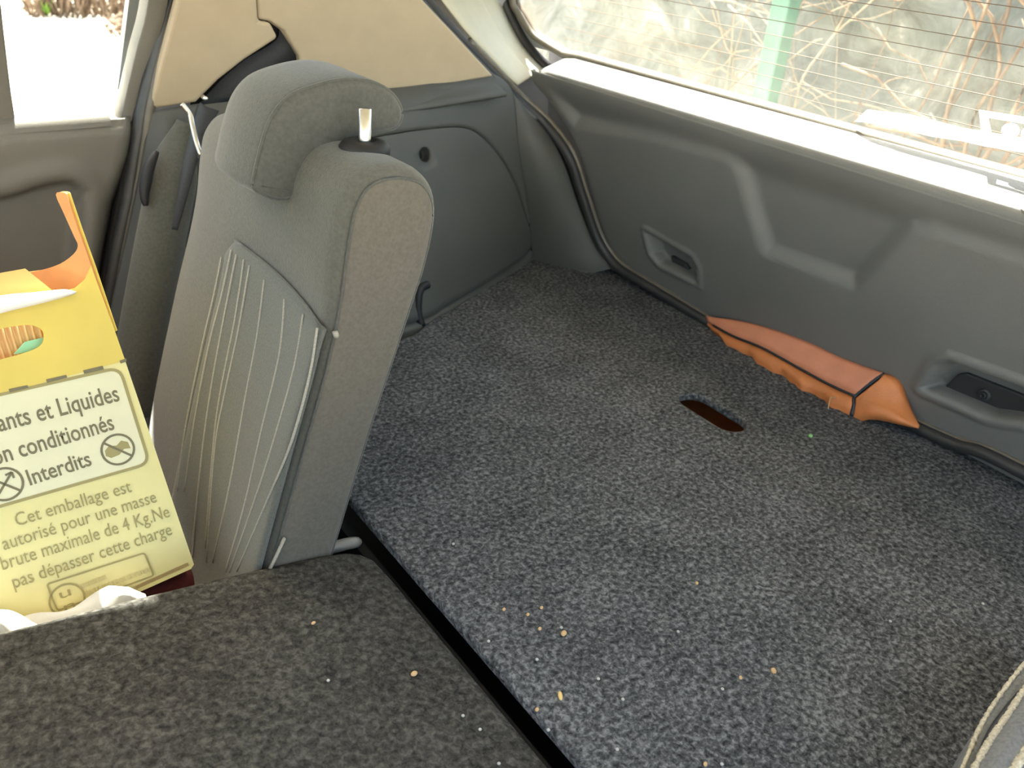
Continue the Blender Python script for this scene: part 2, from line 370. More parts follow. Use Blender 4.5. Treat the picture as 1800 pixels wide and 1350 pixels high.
cov = loft('storage_cover', rings, GREYP, wl, True, False)
tag(cov, 'rounded storage cover with a finger hole')
dk = [hc + (c - hc) * .88 - hn * .0235 for c in circ]
mesh('finger_hole', dk + [p + hn * .004 for p in dk], [tuple(range(no)), tuple(range(no, 2 * no))], DARK, cov, False)
prism('trim_backing', [(.45, 1.345, -.3), (1.15, 1.36, -.3), (1.12, 1.36, .2), (.98, 1.335, .36), (.45, 1.335, .36)], (0, .01, 0), DARK, wl)  # dark sheet added to stop sun shining through the trim gaps
al_ = cr([atY(752, 500, 1.135), atY(738, 510, 1.13), atY(735, 545, 1.125), atY(741, 572, 1.12)], 5)
tube('catch_hook', al_, .007, BLACK, wl, 8)
# parcel shelf ledge along the belt line
lp = [(640, 172), (700, 165), (780, 150), (868, 137)]; lp2 = [(640, 205), (700, 196), (790, 182), (893, 165)]
A = [atY(*p, 1.262) for p in lp]; B = [atY(*p, 1.235) for p in lp2]
vs = []
for a, b in zip(cr(A, 6), cr(B, 6)):
    vs += [a + (0, .03, .002), a, a + (b - a) * .3 + (0, .008, 0), a + (b - a) * .72 + (0, .006, 0), b, b + (0, .006, -.006), b + (0, .03, -.008)]
mesh('shelf_ledge', vs, grid_faces(19, 7), GREYP, wl)
# corner trim between the cover and the tailgate seal
def strip(name, rows, m, parent, thick=.004, n=6):
    rr = [cr(r, n) for r in rows]; g_ = np.array(rr); nu_, nv_ = g_.shape[:2]
    vs = np.array([cr(list(g_[:, j]), 4) for j in range(nv_)]); return solid(mesh(name, vs.reshape(-1, 3), grid_faces(vs.shape[0], vs.shape[1]), m, parent), thick, 0)
c0 = [(.925, 1.278, .368), (.962, 1.268, .336), (.985, 1.262, .23), (1.03, 1.268, .10), (1.075, 1.285, -.05)]
sealpx = [(868, 137), (902, 172), (955, 222), (992, 285), (1018, 360), (1048, 435), (1075, 470)]
def TG(px, py, off=0): return onp(px, py, (1, 0, .35), (1.18 + off, 0, 0))
seal3 = [atY(868, 137, 1.29), atY(902, 172, 1.30), TG(955, 222, -.045), TG(992, 285, -.035), TG(1018, 360, -.03), TG(1048, 435, -.025), TG(1075, 472, -.02)]
c2_ = [np.array(s) + (-.002, 0, 0) for s in cr(seal3, 6)]
c0r = cr(c0, 9); idx = np.linspace(0, len(c2_) - 1, 37)
ca = [np.array(c0r[int(i * (len(c0r) - 1) / 36)]) for i in range(37)]; cb = [c2_[int(round(i))] for i in idx]
rows = []
for k, t_ in enumerate((0, .25, .5, .75, 1)):
    rows.append([a + (b - a) * t_ + np.array((-.006, -.012, 0)) * math.sin(math.pi * t_) for a, b in zip(ca, cb)])
g_ = np.array(rows); mesh('corner_trim', g_.reshape(-1, 3), grid_faces(5, 37), GREYP, wl)
rp = cr([atY(958, 305, 1.247), atY(975, 350, 1.244), atY(995, 410, 1.243), atY(1010, 448, 1.245)], 6)
tube('corner_ridge', rp, [.002 + .006 * math.sin(math.pi * min(1, i / 14)) for i in range(len(rp))], GREYP, wl, 8)

# beige pillar trim: two panels with the belt slot between
def pillar_y(z): return 1.268 - .24 * (z - .35)
def atP(px, py, off=0): return onp(px, py, (0, 1, .24), (0, 1.268 + off, .35))
def plate(name, pts, m, parent, t=.012, bw=.004, off=0):
    P = [atP(*p, off) for p in pts]; return prism(name, P, (0, t, 0), m, parent, bw, 3)
plate('pillar_trim', [(262, 193), (345, 180), (385, 140), (430, 105), (484, 70), (489, 66), (476, 40), (455, 37), (440, -160), (362, -160), (312, 0), (290, 85)], BEIGE, wl, .02, .005)
plate('pillar_trim', [(476, 38), (500, 55), (526, 100), (535, 175), (640, 171), (700, 164), (868, 134), (800, 60), (742, -2), (620, -160), (440, -160), (455, 34)], BEIGE, wl, .02, .004, .004)
plate('belt_slot', [(455, 34), (482, 34), (540, 110), (535, 190), (330, 195), (340, 165), (470, 60)], DARK, wl, .004, 0, .03)
# lower pillar trim left of the seat
plo = [[(262, 197), (255, 250), (235, 360), (200, 520), (170, 680)], [(300, 190), (292, 260), (262, 380), (230, 540), (200, 700)], [(350, 182), (330, 260), (300, 400), (265, 560), (240, 720)]]
yy = [[1.275, 1.272, 1.265, 1.25, 1.24], [1.265, 1.25, 1.24, 1.225, 1.21], [1.27, 1.25, 1.21, 1.19, 1.18]]
g_ = np.array([cr([atY(*p, y) for p, y in zip(pp, yr)], 6) for pp, yr in zip(plo, yy)])
vs = np.array([cr(list(g_[:, j]), 5) for j in range(g_.shape[1])])
solid(mesh('lower_pillar_trim', vs.reshape(-1, 3), grid_faces(vs.shape[0], vs.shape[1]), GREYP, wl), .004, 0)
# bolster beside the seat
bp_ = cr([atY(326, 215, 1.245), atY(312, 265, 1.24), atY(298, 340, 1.225), atY(278, 450, 1.205), atY(250, 600, 1.19), atY(235, 720, 1.18)], 5)
rr = [.012 + .022 * sst(0, 9, np.array(i)) for i in range(len(bp_))]
tube('side_bolster', bp_, rr, SEATF, wl, 14)
sp = [atY(276, 266, 1.215), atY(262, 295, 1.21), atY(254, 335, 1.205), atY(256, 362, 1.20)]
tube('seam_gap', cr(sp, 5), [.002 + .006 * math.sin(math.pi * (i + 1) / 17) for i in range(16)], BLACK, wl, 8)

# ---- rear door opening seals (door side and body side)
def tubepx(name, pts, y, r, m, parent, n=6, seg=8): return tube(name, cr([atY(px, py, y) for px, py in pts], n), r, m, parent, seg)
tubepx('door_seal', [(318, -60), (300, 0), (275, 95), (252, 192), (243, 250), (228, 340), (205, 450), (180, 600)], 1.285, .011, RUBBER, wl)
tubepx('door_gap', [(268, 95), (245, 192), (234, 250), (219, 340), (196, 450), (170, 600)], 1.30, .014, BLACK, wl)
tubepx('door_seal', [(330, -60), (311, 0), (287, 90), (264, 190), (256, 245), (240, 345), (217, 460), (192, 610)], 1.277, .0075, RUBBERL, wl)

# =========================================================== rear side door
rd = empty('rear_side_door', (.0, 1.32, -.3)); tag(rd, 'far rear door with grey trim panel under the white sunlit window', 'door')
def dx_edge(z): return np.interp(z, [-.2, .0, .09, .2, .27, .33], [.165, .22, .243, .277, .310, .328])
zsD = np.concatenate([np.linspace(-.2, .29, 90), np.linspace(.294, .322, 10)]); usD = np.linspace(0, 1, 110)
pk = [atY(*p, 1.27) for p in ((-200, 380), (0, 347), (70, 326), (118, 318), (142, 330), (147, 352), (140, 460), (120, 640), (-200, 700))]
pk2 = [(q[0], q[2]) for q in cr(pk, 4, True)]
V = []
for u in usD:
    for z in zsD:
        V.append((-.55 + u * (dx_edge(z) + .55), 1.27, z))
V = np.array(V); sdp = sdist(V[:, [0, 2]], pk2)
V[:, 1] += .028 * sst(.006, -.012, sdp) - .006 * sst(.022, .004, np.abs(sdp - .012)) + .012 * sst(.3, .325, V[:, 2])
edge = np.array([dx_edge(z) for z in V[:, 2]]) - V[:, 0]; V[:, 1] += .03 * sst(.02, 0, edge)
solid(mesh('door_panel', V, grid_faces(110, 100), DOORP, rd), .004, 0)
# window sill on top of the panel
vs = []
sil = cr([(-.55, 0), (-.2, 0), (.1, 0), (.22, 0), (.285, 0)], 8)
for q in sil:
    x = q[0]; zt = .322 + .03 * (x - .0)
    vs += [(x, 1.272, zt - .016), (x, 1.274, zt - .010), (x, 1.283, zt - .001), (x, 1.312, zt + .010), (x, 1.335, zt + .004), (x, 1.335, zt - .06)]
mesh('window_sill', vs, grid_faces(len(sil), 6), DOORP, rd)
pn = solid(mesh('window_pane', [(-.6, 1.335, .28), (.325, 1.332, .29), (.35, 1.263, .48), (.335, 1.213, .62), (.28, 1.13, .85), (-.6, 1.13, .85)], [(0, 1, 2, 3, 4, 5)], GLASS, rd), .003, 0)
# frame: rear post (leaning), front post, top rail
def bar(name, pts, wdt, dep, m, parent):
    """flat bar following points; width along X, depth along Y"""
    pts = cr(pts, 5); rings = [[p + (-wdt / 2, 0, 0), p + (wdt / 2, 0, 0), p + (wdt / 2, dep, 0), p + (-wdt / 2, dep, 0)] for p in pts]
    return bevel(loft(name, rings, m, parent), .003, 2)
bar('window_frame', [atY(232, 215, 1.29), atY(234, 190, 1.29), atY(256, 95, 1.28), atY(279, 0, 1.262), np.array((.365, 1.20, .60)), np.array((.30, 1.12, .86))], .026, .04, DOORP, rd)
bar('window_channel', [atY(222, 200, 1.315), atY(226, 175, 1.312), atY(246, 95, 1.295), atY(268, 0, 1.275), np.array((.352, 1.215, .60)), np.array((.29, 1.135, .86))], .014, .03, BLACK, rd)
bar('window_frame', [atY(4, 227, 1.29), atY(-7, 160, 1.28), atY(-20, 60, 1.265), atY(-30, -20, 1.25), atY(-62, -260, 1.20)], .034, .04, DOORP, rd)
prism('window_frame', [(-.6, 1.12, .85), (.32, 1.12, .85), (.30, 1.10, .97), (-.6, 1.10, .97)], (0, .04, 0), DOORP, rd)
ff_ = prism('wall_left', [(-1.0, 1.34, -.4), (-.6, 1.34, -.4), (-.6, 1.34, .33), (-1.0, 1.34, .33)], (0, .04, 0), DOORP); tag(ff_, 'grey trim of the far front door ahead of the rear door', 'wall', kind='structure')
prism('door_skin', [(-.6, 1.36, -.45), (.36, 1.40, -.45), (.36, 1.38, .28), (-.6, 1.36, .28)], (0, .02, 0), PAINT, rd)

# =========================================================== tailgate
tg = empty('tailgate', (1.18, .5, 0)); tag(tg, 'tailgate with dark grey inner panel, sunlit ledge and heated rear window', 'tailgate')
farpx = [(928, 140), (962, 180), (1000, 240), (1022, 310), (1045, 390), (1068, 440), (1105, 482), (1150, 512), (1200, 538)]
FP = [TG(*p) for p in farpx]; FP = cr(FP, 8); fz = np.array([p[2] for p in FP]); fy = np.array([p[1] for p in FP])
o_ = np.argsort(fz); fz = fz[o_]; fy = fy[o_]
NY, NZ = 300, 130
tz = -.03 + (.362 + .03) * np.linspace(0, 1, NZ) ** 1.0
YF = np.interp(tz, fz, fy)
YF = np.where(tz < fz[0], fy[0] - (fz[0] - tz) * 4, YF)
V = []
for i in range(NY):
    u = (i / (NY - 1))
    for z, yf in zip(tz, YF): V.append((1.18 - .35 * z, yf + (-.38 - yf) * u ** 1.25, z))
V = np.array(V); YZ = V[:, 1:]
def tyz(pts): return [(q[1], q[2]) for q in (TG(*p) for p in pts)]
dx = np.zeros(len(V))
# band recessed under the ledge, dipping to a trapezoid
rec = tyz([(1010, 215), (1150, 237), (1270, 268), (1292, 282), (1306, 310), (1322, 372), (1345, 440), (1500, 497), (1575, 415), (1600, 396), (1640, 398), (1800, 448), (2400, 600)]) + [(-.6, .45), (1.4, .45)]
sdr = sdist(YZ, rec)
dx += .017 * sst(.016, -.018, sdr)
lip = sst(.300, .352, YZ[:, 1]); dx -= .017 * lip * sst(.016, -.018, sdr)
# pull handle pockets
p1 = tyz([(1136, 406), (1216, 452), (1226, 470), (1227, 496), (1160, 463), (1146, 446)])
p2 = tyz([(1622, 682), (1650, 640), (1672, 633), (1830, 690), (1830, 745), (1740, 732)])
dx += .03 * sst(.002, -.006, sdist(YZ, p1)); dx += .034 * sst(.003, -.008, sdist(YZ, p2))
dx -= .005 * sst(.012, .002, np.abs(sdist(YZ, p2) - .006)) ; dx -= .003 * sst(.010, .002, np.abs(sdist(YZ, p1) - .005))
# rolled outer edge
ed = np.repeat(YF[None], NY, 0).reshape(-1) - YZ[:, 0]; dx += .02 * sst(.02, 0, ed)
V[:, 0] += dx
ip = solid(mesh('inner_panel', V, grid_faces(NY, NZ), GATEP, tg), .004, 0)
# inserts inside the pockets
def tpoly(name, pts, off, t, m, parent, bw=.003): return prism(name, [TG(*p, off) for p in pts], (-t, 0, 0), m, parent, bw, 3)
k1 = tpoly('handle_insert', [(1186, 447), (1212, 462), (1220, 474), (1221, 486), (1190, 470)], .032, .012, POCKET, tg)
k2 = tpoly('handle_insert', [(1655, 688), (1690, 655), (1705, 653), (1800, 690), (1830, 705), (1830, 740), (1745, 726)], .036, .012, POCKET, tg)
sc = TG(1730, 694, .02)
for r_, m_, o2, nm in ((.009, POCKET, 0, 'screw_boss'), (.0055, BLACK, -.004, 'screw')):
    rg = [[sc + np.array((dx_, r_ * math.cos(a) * kk, r_ * math.sin(a) * kk)) for a in np.linspace(0, 6.283, 17)[:-1]] for dx_, kk in ((.012, 1), (o2, 1), (o2 - .002, .8), (o2 - .002, .3), (o2 + .001, .25))]
    loft(nm, rg, m_, k2)
# ledge under the glass
def ledge_row(y):
    zf = .362 + .005 * (1.2 - y) / .8
    return [(1.18 - .35 * (zf - .02) + .004, y, zf - .022), (1.052, y, zf - .006), (1.054, y, zf + .003), (1.062, y, zf + .008), (1.09, y, zf + .018), (1.125, y, zf + .030), (1.140, y, zf + .028), (1.15, y, zf - .03)]
ysl = [1.335, 1.333, 1.32, 1.29, 1.25] + list(np.linspace(1.2, -.4, 40))
rows = []
for i, y in enumerate(ysl):
    r_ = np.array(ledge_row(y)); sc_ = (.25, .6, .85, .97, 1)[i] if i < 5 else 1
    cx = np.array((1.13, y, .36)); r_[:, 0] = cx[0] + (r_[:, 0] - cx[0]) * sc_; r_[:, 2] = cx[2] + (r_[:, 2] - cx[2]) * (sc_ if i < 3 else 1); rows.append(r_)
lg = mesh('window_ledge', np.array(rows).reshape(-1, 3), grid_faces(len(ysl), 8) + [tuple(range(8))], GATEP, tg)
# fine tan lines near the right of the ledge
js = [atZ(1760, 296, .392), atZ(1800, 345, .379), atZ(1830, 385, .370)]
tube('ledge_line', [np.array((1.118, js[0][1], .3905)), np.array((1.085, js[0][1] - .045, .3805)), np.array((1.056, js[0][1] - .085, .371))], .0016, RUBBERL, lg, 6)
tube('ledge_line', [np.array((1.118, js[0][1], .3905)), np.array((1.118, js[0][1] - .30, .3905))], .0012, RUBBERL, lg, 6)
# glass : bottom edge line and slope
GX, GZ = 1.132, .394
def gpt(y, s): return np.array((GX - .17 * s, y, GZ + .47 * s))
def atG(px, py, off=0): return onp(px, py, (.47, 0, .17), (GX - off, 0, GZ))
gl = atG(968, 92); gl0 = atG(905, 0); gtl = atG(860, -120)
bl = [(gl[1], .012), (gl[1] - .05, 0)]
ge = cr([gpt(gl[1] - .05, -.01), gpt(gl[1], (gl[2] - GZ) / .47 + .03), atG(940, 60), atG(920, 30), gl0, gpt(1.44, .27), gpt(1.25, .5), gpt(1.0, .9), gpt(.85, 1.18)], 4)
gp = [gpt(-.45, 0)] + ge + [gpt(-.25, 1.18)]
rg = prism('rear_window_glass', gp, (.004, 0, .0015), GLASS_HAZE, tg)
# seal below and beside the glass
sb = cr([gpt(-.45, -.004), gpt(.5, -.004), gpt(1.0, -.004), gpt(gl[1] - .08, -.003)], 8)[:-1] + ge
tube('window_seal', [p + (-.006, 0, 0) for p in sb], .0075, RUBBERL, tg, 8)
tube('frit_band', [p + (.003, 0, .006) for p in sb], .008, FRIT, tg, 8, flat=.4)
for k in range(11):
    s = .055 + k * .042
    tube('heater_wire', [gpt(-.4, s) + (-.001, 0, 0), gpt(.45, s) + (-.001, 0, 0), gpt(gl[1] - .05 - .03 * k * .3, s) + (-.001, 0, 0)], .0005, HEAT, rg, 4)
# white strip and framed sticker at the bottom of the glass
def gplate(name, pts, m, parent, t=.0012, off=.003): return prism(name, [atG(*p, off) for p in pts], (-t, 0, -t * .3), m, parent)
gplate('white_strip', [(1503, 213), (1525, 193), (1600, 201), (1690, 224), (1760, 236), (1830, 248), (1830, 272), (1770, 263), (1735, 257), (1690, 247), (1640, 240), (1590, 228), (1520, 214)], WHITES, rg)
fr = gplate('sticker_frame', [(1722, 193), (1830, 210), (1830, 222), (1737, 206), (1744, 238), (1727, 240)], WHITES, rg, .0014, .0035)
for cx_, cy_, rx, ry in ((1777, 229, 16, 13), (1812, 236, 17, 15)):
    gplate('sticker_spot', [(cx_ + rx * math.cos(a), cy_ + ry * math.sin(a)) for a in np.linspace(0, 6.283, 15)[:-1]], WHITES, rg, .0012, .003)
# cream frame trim beside the glass (D-pillar side of the tailgate)
fa = [(728, -60), (776, 0), (816, 52), (856, 95), (890, 132), (910, 150)]; fb = [(866, -60), (886, 0), (906, 45), (927, 80), (948, 104), (966, 120)]
a3 = [atY(*p, y) for p, y in zip(fa, (1.30, 1.315, 1.325, 1.33, 1.335, 1.335))]; b3 = [atG(*p) + (-.004, 0, 0) for p in fb]
rows = []
for t_ in np.linspace(0, 1, 7):
    rows.append([a + (b - a) * t_ + np.array((-.015, -.01, .0)) * math.sin(math.pi * t_) for a, b in zip(cr(a3, 5), cr(b3, 5))])
g_ = np.array(rows); solid(mesh('frame_trim', g_.reshape(-1, 3), grid_faces(7, g_.shape[1]), CREAM, tg), .004, 0)
mid = g_[4]; tube('frame_crease', [p + (-.004, -.003, .001) for p in mid], .003, CREAM, tg, 6)
tube('window_seal', [p + (-.006, -.012, 0) for p in cr(b3, 5)], .012, RUBBERK, tg, 8)
vs = []
for p_ in ge: vs += [p_ + (.004, -.004, 0), np.array((p_[0] + .0, 1.52, p_[2]))]
solid(mesh('pillar_skin', vs, grid_faces(len(ge), 2), PAINT, tg, False), .012, 0)
# outer skin of the tailgate
prism('outer_skin', [(1.24, -.45, -.35), (1.24, 1.40, -.35), (1.24, 1.42, .30), (1.16, 1.42, .385), (1.16, -.45, .385), (1.24, -.45, .30)], (.02, 0, 0), PAINT, tg)
# rubber seal round the opening, fixed to the body
sp_ = [atY(640, -150, 1.24), atY(748, 0, 1.275), atY(815, 75, 1.285), atY(872, 135, 1.292), atY(905, 170, 1.30), TG(955, 215, -.04), TG(998, 272, -.032), TG(1022, 340, -.028), TG(1050, 420, -.024), TG(1082, 466, -.02), TG(1130, 498, -.018), TG(1190, 534, -.016), TG(1300, 598, -.016), TG(1640, 765, -.016), TG(1800, 832, -.016), np.array((1.166, -.2, -.005))]
ts = cr(sp_, 8)
tube('opening_seal', ts, .009, RUBBERK, wl, 10)
tube('opening_seal', [p + np.array((.011, -.001, .004)) for p in ts[16:]], .0055, RUBBERL, wl, 8)
tube('opening_seal', [p + np.array((-.012, -.006, .0)) for p in ts[:40]], .006, RUBBER, wl, 8)

vs = []
for p_ in ts[4:90]: vs += [p_ + np.array((.0, .004, 0)), p_ + np.array((.03, .06, -.01)), p_ + np.array((.05, .14, -.02))]
solid(mesh('opening_light_stop', vs, grid_faces(86, 3), BLACK, wl), .003, 0)  # black strip added outside the seal against a sun leak
# =========================================================== boot floor panel with hole
def curve_plate(name, outline, holes, z, t, m, parent=None, bw=.003):
    cu = bpy.data.curves.new(name, 'CURVE'); cu.dimensions = '2D'; cu.fill_mode = 'BOTH'; cu.extrude = t / 2 - bw; cu.bevel_depth = bw; cu.bevel_resolution = 2; cu.offset = -bw
    for L in [outline] + holes:
        s = cu.splines.new('POLY'); s.points.add(len(L) - 1); s.use_cyclic_u = True
        for p_, q in zip(s.points, L): p_.co = (q[0], q[1], 0, 1)
    tmp = bpy.data.objects.new('tmp', cu); COL.objects.link(tmp); dg = bpy.context.evaluated_depsgraph_get()
    me = bpy.data.meshes.new_from_object(tmp.evaluated_get(dg)); bpy.data.objects.remove(tmp); me.name = name
    me.transform(Matrix.Translation((0, 0, z - t / 2)))
    o = link(name, me, m, parent, False); return o
fe = [(.372, -.40), (.372, .72), (.372, .86)] + [(.44, 1.00), (.55, 1.06)] + [tuple(atZ(*p, 0)[:2]) for p in ((728, 588), (760, 562), (800, 540), (870, 497), (925, 460), (960, 450), (1000, 449), (1050, 458), (1100, 487), (1160, 519), (1200, 541), (1240, 563), (1400, 652), (1620, 756), (1800, 845))] + [(1.15, .1), (1.14, -.40)]
h0 = atZ(1196, 695, 0); h1 = atZ(1330, 746, 0)
hx = (h0[0] + h1[0]) / 2 - .012; hy0, hy1 = h1[1], h0[1]; hr = .0245
hole = [(hx + hr * math.cos(a), hy1 - hr + hr * math.sin(a)) for a in np.linspace(0, math.pi, 12)] + [(hx + hr * math.cos(a), hy0 + hr + hr * math.sin(a)) for a in np.linspace(math.pi, 2 * math.pi, 12)]
bf = curve_plate('boot_floor_panel', fe, [hole], 0, .013, CARP)
tag(bf, 'grey speckled carpet boot floor panel with an oval finger hole', 'boot floor')

# =========================================================== folded seat back (foreground)
fs_ = empty('folded_seat', (.0, .2, -.2)); tag(fs_, 'folded down wide seat back covered in dark carpet, in the foreground', 'seat')
def ft(x): return .0432 - .145 * x
ol = [(-.55, .668)] + [(x, .668 + .004 * math.sin(max(0, x) * 9)) for x in np.linspace(-.4, .30, 12)] + [(.33, .664), (.345, .655), (.354, .64), (.356, .6)] + [(.356, y) for y in np.linspace(.5, -.4, 6)] + [(-.55, -.4)]
n = len(ol); rings = []
for ins_, dz in ((.0, -.12), (0, -.012), (.004, -.004), (.012, 0)):
    L = inset(ol, ins_); rings.append([np.array((a, b, ft(a) + dz)) for a, b in L])
loft('carpet_back', rings, CARP2, fs_)
hb = [np.array((.262, .690, -.004)), np.array((.29, .689, -.002)), np.array((.32, .686, .0)), np.array((.344, .682, .001))]
hbp = [atY(530, 982, .682), atY(570, 968, .682), atY(605, 957, .682), atY(634, 952, .682)]
tube('hinge_cover', cr(hbp, 5), [.003, .0045, .005, .0055, .006, .006, .0065, .0065, .007, .007, .007, .007, .007, .0065, .0055, .003], mat('hinge_plastic', (.16, .15, .13), .45, 60, .1), fs_, 10)

# =========================================================== upright seat back
us = empty('upright_seat', (.27, .9, -.15)); tag(us, 'upright grey fabric rear seat back with headrest and pale stitched centre panel', 'seat')
prof = cr([(.190, -.17), (.213, -.09), (.238, .003), (.262, .085), (.284, .158), (.304, .225), (.318, .285), (.327, .345), (.336, .382), (.355, .405), (.388, .410), (.420, .398), (.436, .366), (.429, .312), (.409, .249), (.370, .132), (.330, .0), (.30, -.10), (.28, -.17), (.235, -.19)], 5, True)
prof = np.array(prof)
def shape(L, y):
    L = L.copy(); k = (y - .67) / .45
    top = sst(.15, .42, L[:, 1]); L[:, 1] -= .038 * k * top * k
    front = sst(.35, .25, L[:, 0]) if False else None
    # soft bolster: the middle of the front face lies a little deeper
    fr_ = (L[:, 0] < np.interp(L[:, 1], [-.17, .41], [.245, .37]))
    c = math.sin(math.pi * min(max((y - .665) / .24, 0), 1)); L[:, 0] += np.where(fr_, .010 * c * sst(.33, .26, L[:, 1]), 0)
    return L
rings = []
for y, d in ((.67, .020), (.670, .013), (.674, .006), (.682, .0015), (.692, 0), (.72, 0), (.76, 0), (.80, 0), (.84, 0), (.88, 0), (.92, 0), (.97, 0), (1.0, 0), (1.03, .002), (1.06, .007), (1.085, .015), (1.102, .024), (1.113, .033), (1.119, .042)):
    L = inset(shape(prof, y), d); rings.append([np.array((a, y, b)) for a, b in L])
loft('backrest', rings, SEATF, us)
L = inset(prof, .012); L2 = inset(prof, .016)
sdp_ = loft('side_panel', [[np.array((a, .6705, b)) for a, b in inset(prof, .010)], [np.array((a, .6678, b)) for a, b in inset(prof, .0125)], [np.array((a, .6665, b)) for a, b in inset(prof, .02)]], SEATS, us)
tag(sdp_, 'flat brownish grey side panel')
tube('side_seam', [np.array((a, .6695, b)) for a, b in inset(prof, .0105)], .0011, HEADF, us, 6, True)
# striped insert lying on the front face
fx_z = prof[:45]
fz_ = np.array([p[1] for p in prof]); fx_ = np.array([p[0] for p in prof]); fm = (np.arange(len(prof)) < 42); 
oz = np.argsort(fz_[fm]); FZ = fz_[fm][oz]; FX = fx_[fm][oz]
def front(y, z, off=0):
    c = math.sin(math.pi * min(max((y - .665) / .24, 0), 1)); b = .010 * c * float(sst(.33, .26, np.array(z)))
    return np.array((np.interp(z, FZ, FX) + b - off, y, z))
def itop(y): return .262 + .010 * (y - .66) / .24
ys_ = np.linspace(.6705, .916, 26); ts_ = np.linspace(0, 1, 40); vs = []
for y in ys_:
    e = .916 - y
    for t_ in ts_:
        z = -.14 + (itop(y) - .022 * float(sst(.896, .916, np.array(y))) + .14) * t_; ed_ = min(e, (1 - t_) * .3)
        vs.append(front(y, z, .0022 * float(sst(.6705, .685, np.array(y))) + .0005 + .0025 * float(sst(0, .012, np.array(ed_)))))
ins = solid(mesh('centre_insert', vs, grid_faces(26, 40), INSF, us), .004, 0); tag(ins, 'pale ribbed centre panel with light stitching')
def frontpx(px, py):
    P = onp(px, py, (.347, 0, -.089), (.238, .67, .003)); y, z = P[1], P[2]
    for _ in range(4):
        P = onp(px, py, (.347, 0, -.089), front(y, z)); y, z = P[1], P[2]
    return front(min(max(y, .668), .916), z, .0072)
for path in ([(400, 450), (386, 510), (360, 620), (335, 760), (322, 860)], [(418, 438), (400, 520), (377, 610), (352, 740), (335, 860)], [(427, 446), (404, 560), (382, 680), (365, 800), (345, 1000)],
             [(440, 455), (424, 560), (398, 690), (386, 780), (372, 960)], [(450, 465), (430, 580), (404, 700), (388, 790), (374, 985)],
             [(476, 490), (463, 590), (440, 710), (415, 850), (385, 985)], [(512, 523), (503, 620), (470, 760), (440, 890), (408, 1002)], [(545, 550), (530, 640), (500, 750), (465, 860), (415, 1002)], [(570, 574), (557, 660), (525, 775), (480, 880), (428, 1000)]):
    tube('stitch', cr([frontpx(*p) for p in path], 6), .0014, STITCH, ins, 5)
tube('insert_welt', [front(y, itop(y) + .001, .0035) for y in np.linspace(.674, .897, 12)], .0016, SEATF, ins, 5)
tg1 = tube('fabric_tag', [atY(500, 945, .664), atY(485, 978, .664), atY(474, 1000, .664)], .003, STITCH, us, 5, flat=.4)
tube('fabric_tag', [atY(588, 583, .668), atY(592, 592, .668)], .003, STITCH, us, 5)
# headrest
hy = .775
hpx = [(447, 332), (452, 300), (462, 258), (480, 208), (510, 172), (555, 152), (610, 140), (660, 145), (695, 165), (712, 196), (706, 222), (685, 233), (640, 240), (605, 258), (578, 285), (550, 322), (522, 350), (490, 354), (465, 345)]
HP = np.array([(q[0], q[2]) for q in cr([atY(*p, hy) for p in hpx], 4, True)])
rings = []
hend = .905
for y, d, sx in ((hy, .008, 0), (hy + .001, .005, 0), (hy + .004, .002, 0), (hy + .008, .0, 0), (hy + .013, -.001, 0), (hy + .035, -.002, -.003), (hy + .06, -.002, -.004), (hy + .085, -.002, -.003), (hend - .026, -.0005, .000), (hend - .014, .003, .003), (hend - .005, .008, .006), (hend, .012, .009)):
    rings.append([np.array((a + sx, y, b)) for a, b in inset(HP, d)])
hd = loft('headrest', rings, HEADF, us)
tube('headrest_piping', [np.array((a, hy + .006, b)) for a, b in inset(HP, .0008)], .0018, HEADF, hd, 6, True)
pz = .404; pc = onp(641, 256, (0, 0, 1), (0, 0, pz + .006))
def rev(c, prof_): return [[c + np.array((r_ * math.cos(a), r_ * math.sin(a), z)) for a in np.linspace(0, 6.2832, 21)[:-1]] for r_, z in prof_]
sl_ = loft('post_sleeve', rev(pc, [(.024, -.012), (.025, -.001), (.021, .004), (.012, .006), (.011, .002)]), BLACK, us)
loft('headrest_post', rev(pc, [(.0062, -.03), (.0062, .035)]), STEEL, us)

# =========================================================== seat belt and latch
bl_ = cr([atP(505, 62, .012), atP(480, 88, .010), atP(430, 118, .0), atP(385, 155, -.008), atP(352, 190, -.02)], 6)
vs = []
wd = np.array((.018, 0, -.040))
bwp = [(488, 42), (486, 70), (430, 106), (388, 142), (350, 183)]; bwl = [(530, 105), (505, 112), (462, 150), (425, 178), (380, 205)]
a3 = cr([atP(*p, .022) for p in bwp], 6); b3 = cr([atP(*p, .016) for p in bwl], 6)
for a, b in zip(a3, b3): vs += [a, a + (b - a) * .5 + (0, -.003, 0), b]
sbelt = empty('seat_belt', tuple(b3[0])); tag(sbelt, 'black seat belt running down the pillar behind the headrest', 'seat belt')
solid(mesh('webbing', vs, grid_faces(len(a3), 3), WEB, sbelt), .0015, 0)
l1 = cr([atY(352, 180, 1.20), atY(338, 225, 1.19), atY(322, 290, 1.17), atY(312, 345, 1.155), atY(304, 400, 1.15)], 5); l2 = cr([atY(385, 195, 1.18), atY(362, 240, 1.165), atY(345, 290, 1.15), atY(328, 350, 1.14), atY(312, 405, 1.14)], 5)
vs = []
for a, b in zip(l1, l2): vs += [a, a + (b - a) * .5 + (-.004, 0, 0), b]
solid(mesh('lower_webbing', vs, grid_faces(len(l1), 3), WEB, sbelt), .0015, 0)
bc = atY(361, 173, 1.20)
bk = loft('guide_bolt', [[bc + np.array((r_ * math.cos(a), d_, r_ * math.sin(a))) for a in np.linspace(0, 6.2832, 13)[:-1]] for r_, d_ in ((.003, .01), (.003, -.003), (.002, -.004))], STEEL, sbelt)
